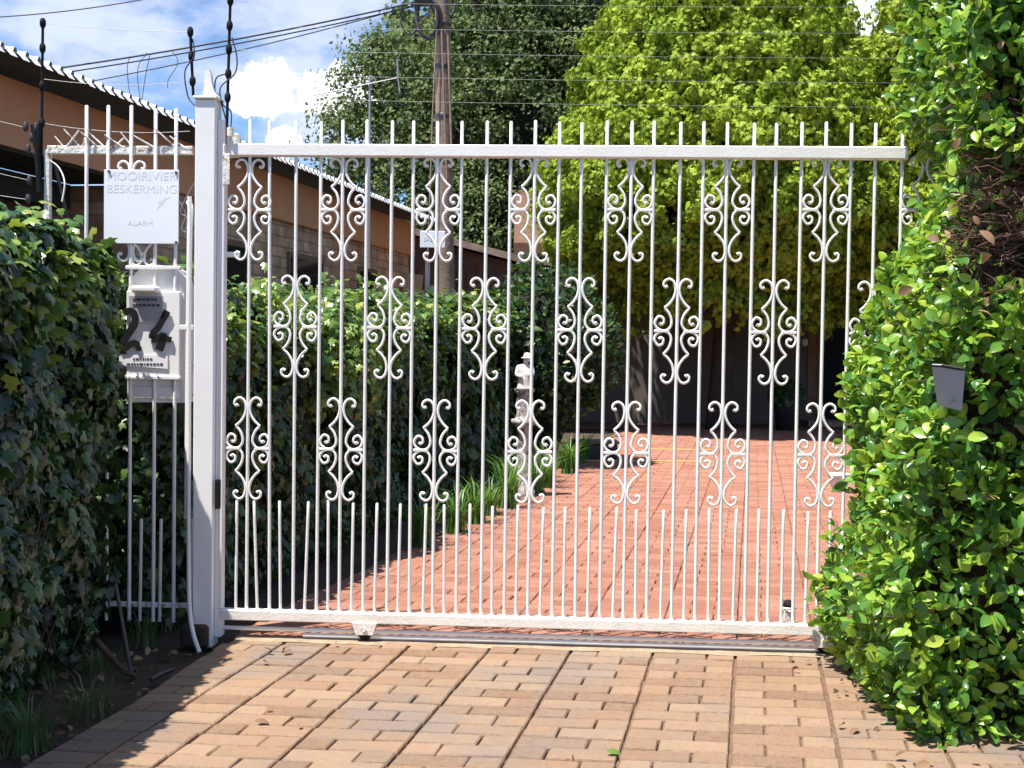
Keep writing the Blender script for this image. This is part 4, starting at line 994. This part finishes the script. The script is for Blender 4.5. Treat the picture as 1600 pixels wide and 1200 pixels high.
CB = [((655, 2), (60, 107), 'upper of the paired overhead cables running from the utility pole to the left'), ((655, 8), (60, 116), 'lower of the paired overhead cables running from the utility pole to the left'), ((640, 10), (120, 130), 'single overhead cable below the pair, left of the utility pole'), ((240, -4), (-60, 18), 'thin overhead line crossing the top left corner of the sky')]
for i, (a, b, lab) in enumerate(CB):
    A_ = at(*a, YP - .1 if i < 3 else 14); B_ = at(b[0] - 60, b[1] + 12, 13.5)
    pts = [A_.lerp(B_, t) + Vector((0, 0, -.06 * 4 * t * (1 - t))) for t in np.linspace(0, 1, 15)]
    tag(MB().tube(pts, (.011, .008, .007, .007)[i], 6).build('overhead_cable', M_cable, loc=A_), lab, 'cable', 'overhead cables')
for i, (pts, lab) in enumerate(((((203, 88), (199, 110), (205, 170)), 'leftmost of the loose thin wires hanging under the overhead cables'), (((230, 82), (215, 110), (221, 170)), 'middle loose thin wire hanging under the overhead cables'), (((235, 84), (228, 115), (220, 168)), 'thin straight wire hanging next to the middle loose wire'), (((268, 78), (278, 98), (263, 125), (262, 138)), 'rightmost hooked loose wire hanging under the overhead cables'))):
    w3 = [at(*q, 13.8) for q in pts]; tag(MB().tube(spline(w3, 6), .004, 5).build('loose_wire', M_cable, loc=w3[0]), lab, 'wire', 'loose wires under the cables')

# TV antenna
YA = 13.0
an = empty('tv_antenna', at(576, 330, YA)); tag(an, 'thin metal television aerial with a slanted boom in front of the dark tree', 'antenna')
put('mast', MB().tube([at(577, 420, YA), at(578, 118, YA)], .011, 8), M_wire, an)
put('boom', MB().tube([at(490, 149, YA - .05), at(620, 122, YA)], .0065, 7), M_wire, an)
mb = MB(); mb.tube([at(621, 92, YA), at(622, 122, YA)], .009, 6); mb.tube([at(622, 122, YA), at(625, 145, YA)], .008, 6); mb.tube([at(578, 118, YA), at(588, 124, YA), at(580, 133, YA)], .008, 6)
put('element', mb, M_wire, an)

# ------------------------------------------------------------------ trees
def limbs(root, base, top, r0, r1, branch_core, mat=M_bark):
    pts = [Vector(base).lerp(Vector(top), t) + Vector((.06 * math.sin(5 * t), .05 * math.cos(4 * t), 0)) for t in np.linspace(0, 1, 8)]
    mb = MB(); mb.tube(pts, [r0 + (r1 - r0) * t for t in np.linspace(0, 1, 8)], 12)
    for (t, v, r) in branch_core:
        p = Vector(base).lerp(Vector(top), t); v = Vector(v)
        mb.tube([p, p + v * .5 + Vector((0, 0, .1)), p + v], [r, r * .7, r * .3], 8)
    return put('trunk', mb, mat, root)

def conifer(c, prof, n_clump, label, seed, per=22, size=.072):
    root = empty('conifer_tree', (c[0], c[1], ZG)); tag(root, label, 'tree')
    zs = [p[0] for p in prof]; rs = [p[1] for p in prof]
    z = []; 
    while len(z) < n_clump:
        q = rng.uniform(zs[0], zs[-1]); 
        if rng.random() < np.interp(q, zs, rs) / max(rs): z.append(q)
    z = np.array(z); lo = z < zs[0] + 1.0; z[lo] -= (zs[0] + 1.0 - z[lo]) * rng.random(lo.sum()) ** 1.5 * .75
    th = np.where(rng.random(n_clump) < .72, math.pi + rng.random(n_clump) * math.pi, rng.random(n_clump) * 2 * math.pi); r = np.interp(z, zs, rs)
    d = np.stack([np.cos(th), np.sin(th), np.zeros(n_clump)], 1)
    Pc = d * r[:, None] + np.stack([np.zeros(n_clump), np.zeros(n_clump), z], 1) + np.array([c[0], c[1], 0])
    bump = nz(Pc, .9, seed) * .12 + nz(Pc * np.array([1, 1, .55]), 3.2, seed + 4) * .38 + (rng.random(n_clump) - .5) * .34
    Pc += d * (bump - .12)[:, None]
    k = per; P = np.repeat(Pc, k, 0); D = np.repeat(d, k, 0)
    sz = np.repeat(.7 + .7 * rng.random((n_clump, 1)), k, 0)
    o_ = nrm(rng.normal(size=P.shape)); off = o_ * (.65 + .4 * rng.random((len(P), 1))) * np.array([.075, .075, .125]) * sz
    lean_ = np.repeat(rng.normal(size=(n_clump, 3)) * .25, k, 0); off[:, :2] += lean_[:, :2] * (off[:, 2:3] + .2)
    P = P + off + D * .05; Nn = nrm(o_ + D * .45)
    scatter('crown', T_FAN, F_FAN, P, Nn, 'conifer', size, M_conif, root, .35)
    # dark solid core added for the shade between the sprays
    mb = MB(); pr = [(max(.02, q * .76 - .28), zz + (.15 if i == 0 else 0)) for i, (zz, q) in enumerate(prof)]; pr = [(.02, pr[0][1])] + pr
    mb.lathe(pr, (c[0], c[1], 0), 24); put('dark_crown_fill', mb, M_core, root)
    limbs(root, (c[0], c[1], ZG), (c[0] + .1, c[1], zs[-1] - 1), .2, .05, [(.2, (.7, -.4, .7), .07), (.24, (-.6, .3, .8), .07), (.22, (-.3, -.7, .7), .06)])
    return root
YC = 19.6; SCF = YC / 17.6
def prof_at(pr): return [(1.256 + (z - 1.256) * SCF, r_ * SCF) for z, r_ in pr]
c1 = at(1126, 500, YC)
conifer((c1.x, YC), prof_at([(2.05, 1.5), (2.5, 2.2), (3.2, 2.45), (4.0, 2.26), (5.0, 1.80), (6.0, 1.36), (7.0, .85), (7.7, .4), (8.1, .1)]), 8600, 'broad bright yellow-green conifer behind the gate, left of the pair', 1)
c2 = at(1482, 500, YC - .6)
conifer((c2.x, YC - .6), prof_at([(1.9, 1.3), (2.6, 1.75), (3.6, 1.8), (4.6, 1.46), (5.4, 1.06), (6.2, .72), (7.0, .3), (7.4, .1)]), 4600, 'bright yellow-green conifer behind the right hedge, right of the pair', 9)

def broad(root_name, c, blobs, n_leaf, size, label, mat=M_tree, trunk=None):
    root = empty(root_name, (c[0], c[1], ZG)); tag(root, label, 'tree')
    vol = np.array([b[3] ** 2 for b in blobs]); cnt = (n_leaf * vol / vol.sum()).astype(int); Ps = []; Ns = []
    for (x, y, z, r), n in zip(blobs, cnt):
        ncl = max(8, n // 70); d = nrm(rng.normal(size=(ncl, 3))); rad = r * (.70 + .38 * rng.random((ncl, 1)))
        pc = d * rad * np.array([1, 1, .9]) + np.array([x, y, z]); rr = np.repeat(.13 + .15 * rng.random(ncl), n // ncl)[:, None]
        P = np.repeat(pc, n // ncl, 0); off = rng.normal(size=P.shape) * rr * np.array([1, 1, .6]); Ps.append(P + off); Ns.append(nrm(np.repeat(d, n // ncl, 0) * .5 + off / rr))
    P = np.concatenate(Ps); Nn = np.concatenate(Ns)
    scatter('crown', T_DIA, F_DIA, P, Nn, 'tree', size, mat, root, .4)
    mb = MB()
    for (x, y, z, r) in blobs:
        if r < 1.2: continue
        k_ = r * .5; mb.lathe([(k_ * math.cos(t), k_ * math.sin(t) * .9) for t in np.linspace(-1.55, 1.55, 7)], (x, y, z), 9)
    put('dark_crown_fill', mb, M_core, root)['kind'] = 'stuff'  # dark blobs added for the deep shade inside the crown
    top = max(blobs, key=lambda b: b[2]); 
    br = [(.35 + .08 * i, (b[0] - c[0], b[1] - c[1], max(.5, b[2] - 2.6 - .5 * i)), .10) for i, b in enumerate(blobs[:7])]
    limbs(root, (c[0], c[1], ZG), (c[0], c[1], top[2]), .28, .08, br)
    return root
YT = 26.0
def bl(px, py, r, dy=0): p = at(px, py, YT + dy); return (p.x, p.y, p.z, r)
broad('shade_tree', tuple(at(740, 500, YT))[:2], [bl(575, 130, .62), bl(575, 235, .95), bl(640, 330, 1.1), bl(700, 230, 1.3), bl(650, 150, .95), bl(730, 120, 1.1), bl(740, 340, 1.3), bl(800, 60, 1.3), bl(820, 200, 1.5), bl(830, 330, 1.5), bl(900, 100, 1.6), bl(880, -40, 1.6), bl(760, 0, .8), bl(930, 240, 1.6, 1), bl(780, 410, 1.3), bl(680, 400, 1.0), bl(560, 300, .7), bl(850, -150, 1.5), bl(780, -80, .9), bl(545, 190, .45), bl(620, 75, .35), bl(590, 80, .42)], 125000, .088, 'large dark green shade tree behind the utility pole')
# dark mass behind, further tree
YT = 33.0
broad('shade_tree', tuple(at(900, 500, YT))[:2], [bl(700, 380, 2.2), bl(790, 330, 2.4), bl(900, 330, 2.6), bl(960, 180, 2.6), bl(980, 40, 2.2), bl(830, 180, 2.2), bl(620, 420, 1.4), bl(560, 420, 1.0), bl(700, 60, 1.8), bl(650, 200, 1.7), bl(760, -60, 1.6)], 40000, .2, 'second dark tree filling the gaps behind the large shade tree')

# ------------------------------------------------------------------ house at the end of the driveway
YB = 21.3
eh = empty('house', (4.2, YB + 2, ZG)); tag(eh, 'shaded plastered house with an open doorway at the end of the driveway, under conifers', 'house')
def ebox(x0, x1, y0, y1, z0, z1): return MB().box(((x0 + x1) / 2, (y0 + y1) / 2, (z0 + z1) / 2), (x1 - x0, y1 - y0, z1 - z0))
dx0, dx1 = at(1283, 560, YB).x, at(1345, 560, YB).x; dz = at(1300, 492, YB).z
put('wall', MB().box(((.6 + dx0) / 2, YB + .1, (2.9 + ZG) / 2), (dx0 - .6, .2, 2.9 - ZG)).box(((dx1 + 8.5) / 2, YB + .1, (2.9 + ZG) / 2), (8.5 - dx1, .2, 2.9 - ZG)).box(((dx0 + dx1) / 2, YB + .1, (dz + 2.9) / 2), (dx1 - dx0, .2, 2.9 - dz)).box((.5, YB + 4, (2.9 + ZG) / 2), (.2, 7.8, 2.9 - ZG)), M_bwall, eh)
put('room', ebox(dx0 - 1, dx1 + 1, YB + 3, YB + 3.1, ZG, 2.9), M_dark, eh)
fr = MB(); fr.box((dx0 - .03, YB - .01, dz / 2), (.06, .06, dz)); fr.box((dx1 + .03, YB - .01, dz / 2), (.06, .06, dz)); fr.box(((dx0 + dx1) / 2, YB - .012, dz + .03), (dx1 - dx0 + .12, .06, .06)); put('door_frame', fr, M_frame, eh)
xa, xb = at(1262, 560, YB).x, at(1278, 560, YB).x
wf = put('side_light', ebox(xa, xb, YB - .02, YB - .002, .25, dz), M_frame, eh)
put('roof', MB().prism([(0, YB - .25, 2.85), (9, YB - .25, 2.85), (9, YB + 4, 4.3), (0, YB + 4, 4.3)], (0, 0, .08)).prism([(0, YB + 8.4, 2.85), (9, YB + 8.4, 2.85), (9, YB + 4.01, 4.3), (0, YB + 4.01, 4.3)], (0, 0, .08)), M_plank, eh)
put('fascia', ebox(0, 9, YB - .28, YB - .252, 2.75, 2.92), M_plank, eh)
p = at(1257, 535, YB - .06); put('wall_light', MB().box(p, (.09, .10, .12), bev=.02), M_paper, eh)
put('step', ebox(dx0 - .3, dx1 + .4, YB - .5, YB - .001, ZG, .08), M_conc, eh)
# veranda ground and kerb lines
tag(ebox(-1.5, 8, 20.2, YB - .002, ZG, -.006).build('patio', plain('patio_paving', (.17, .075, .05), .9, .2, 6, bump=.4)), kind='structure')
for (ya, xa_, xb_) in ((702, 1010, 1110), (720, 905, 1112)):
    p0, p1 = ground(xa_, ya, .0), ground(xb_, ya + 2, .0)
    tag(MB().prism([p0 + Vector((0, -.03, .001)), p1 + Vector((0, -.03, .001)), p1 + Vector((0, .03, .001)), p0 + Vector((0, .03, .001))], (0, 0, .009)).build('drain_edge', M_yellow), kind='structure')
dxp = ground(912, 716, 0)
tb = empty('dark_shade_box', dxp + Vector((.12, .1, 0))); tag(tb, 'low dark box standing in for shade on the driveway at the end of the ivy hedge', 'shade_box')  # dark box built where the driveway is only in shade
put('box', MB().box(dxp + Vector((.12, .1, .085)), (.5, .4, .17), bev=.01), M_pot, tb)
put('lid', MB().box(dxp + Vector((.12, .1, .183)), (.54, .44, .024), bev=.006), M_wood, tb)
# potted plant beside the door
pp = ground(1228, 672, 0); pot = empty('potted_plant', pp); tag(pot, 'leafy plant in a tall black pot beside the dark doorway', 'potted plant')
MB().lathe([(0, .0), (.15, 0), (.2, .42), (.22, .45), (.20, .45), (.18, .40), (0, .40)], n=18).build('pot', M_pot, pot)
n = 420; d = nrm(rng.normal(size=(n, 3))); P = d * np.array([.26, .26, .22]) * (.6 + .4 * rng.random((n, 1))) + np.array([0, 0, .58]); X, Y, Z = frames(d + np.array([0, 0, .6]), d + rng.normal(size=(n, 3)) * .5)
np_mesh('foliage', T_SHRUB, F_SHRUB, P, X, Y, Z, .10 + .04 * rng.random(n), M_ivyback, pot)
# white planter near the right hedge
wp = ground(1311, 769, 0)
pl = empty('white_planter', wp); tag(pl, 'small white flared flower pot on the driveway, half behind the right hedge', 'flower pot')
MB().lathe([(0, .0), (.060, 0), (.066, .05), (.098, .14), (.112, .165), (.10, .165), (.085, .13), (0, .13)], n=24).build('pot', M_stone, pl)
MB().lathe([(.084, .131), (.05, .14), (0, .142)], n=16).build('soil', M_soil, pl)
# statue
YS = 10.6; sb_ = at(818, 700, YS)
st = empty('garden_statue', (sb_.x, YS, 0)); tag(st, 'small white garden statue of a figure in a hat on a patterned pedestal', 'statue')
z0 = at(818, 655, YS).z; z1 = at(818, 607, YS).z; z2 = at(822, 553, YS).z; hgt = z2 - z1
MB().lathe([(.10, -.02), (.10, .05), (.06, .08), (.055, z0 - .08), (.075, z0 - .05), (.105, z0 - .04), (.105, z0), (.07, z0 + .01), (.06, z0 + .05), (.068, (z0 + z1) / 2), (.06, z1 - .05), (.085, z1 - .02), (.085, z1)], n=20).build('pedestal', M_stone2, st)
me = bpy.data.meshes.new('figure')
sv = [(0, 0, z1 + hgt * .12), (0, 0, z1 + hgt * .36), (.004, -.004, z1 + hgt * .58), (.012, -.008, z1 + hgt * .70), (.018, -.012, z1 + hgt * .82), (.02, -.012, z1 + hgt * .94),
      (-.052, -.01, z1 + hgt * .60), (-.066, -.03, z1 + hgt * .38), (-.02, -.07, z1 + hgt * .34), (.058, -.012, z1 + hgt * .60), (.066, -.05, z1 + hgt * .40), (.02, -.075, z1 + hgt * .40), (0, 0, z1 + .003)]
se = [(0, 1), (1, 2), (2, 3), (3, 4), (4, 5), (2, 6), (6, 7), (7, 8), (2, 9), (9, 10), (10, 11), (0, 12)]
sr = [.062, .058, .058, .020, .034, .028, .026, .02, .014, .026, .02, .014, .066]
me.from_pydata(sv, se, []); me.materials.append(M_stone); fo = bpy.data.objects.new('figure', me); COL.objects.link(fo); fo.parent = st
sk = fo.modifiers.new('skin', 'SKIN'); me.skin_vertices[0].data[0].use_root = True
for i, r_ in enumerate(sr): me.skin_vertices[0].data[i].radius = (r_, r_)
fo.modifiers.new('sub', 'SUBSURF').levels = 2; fo.modifiers['sub'].render_levels = 2
MB().lathe([(0, z2 + .012), (.022, z2 + .008), (.034, z2 - .025), (.05, z2 - .032), (.05, z2 - .036), (.0, z2 - .034)], (.02, -.012, 0), 16).build('hat', M_stone, st)
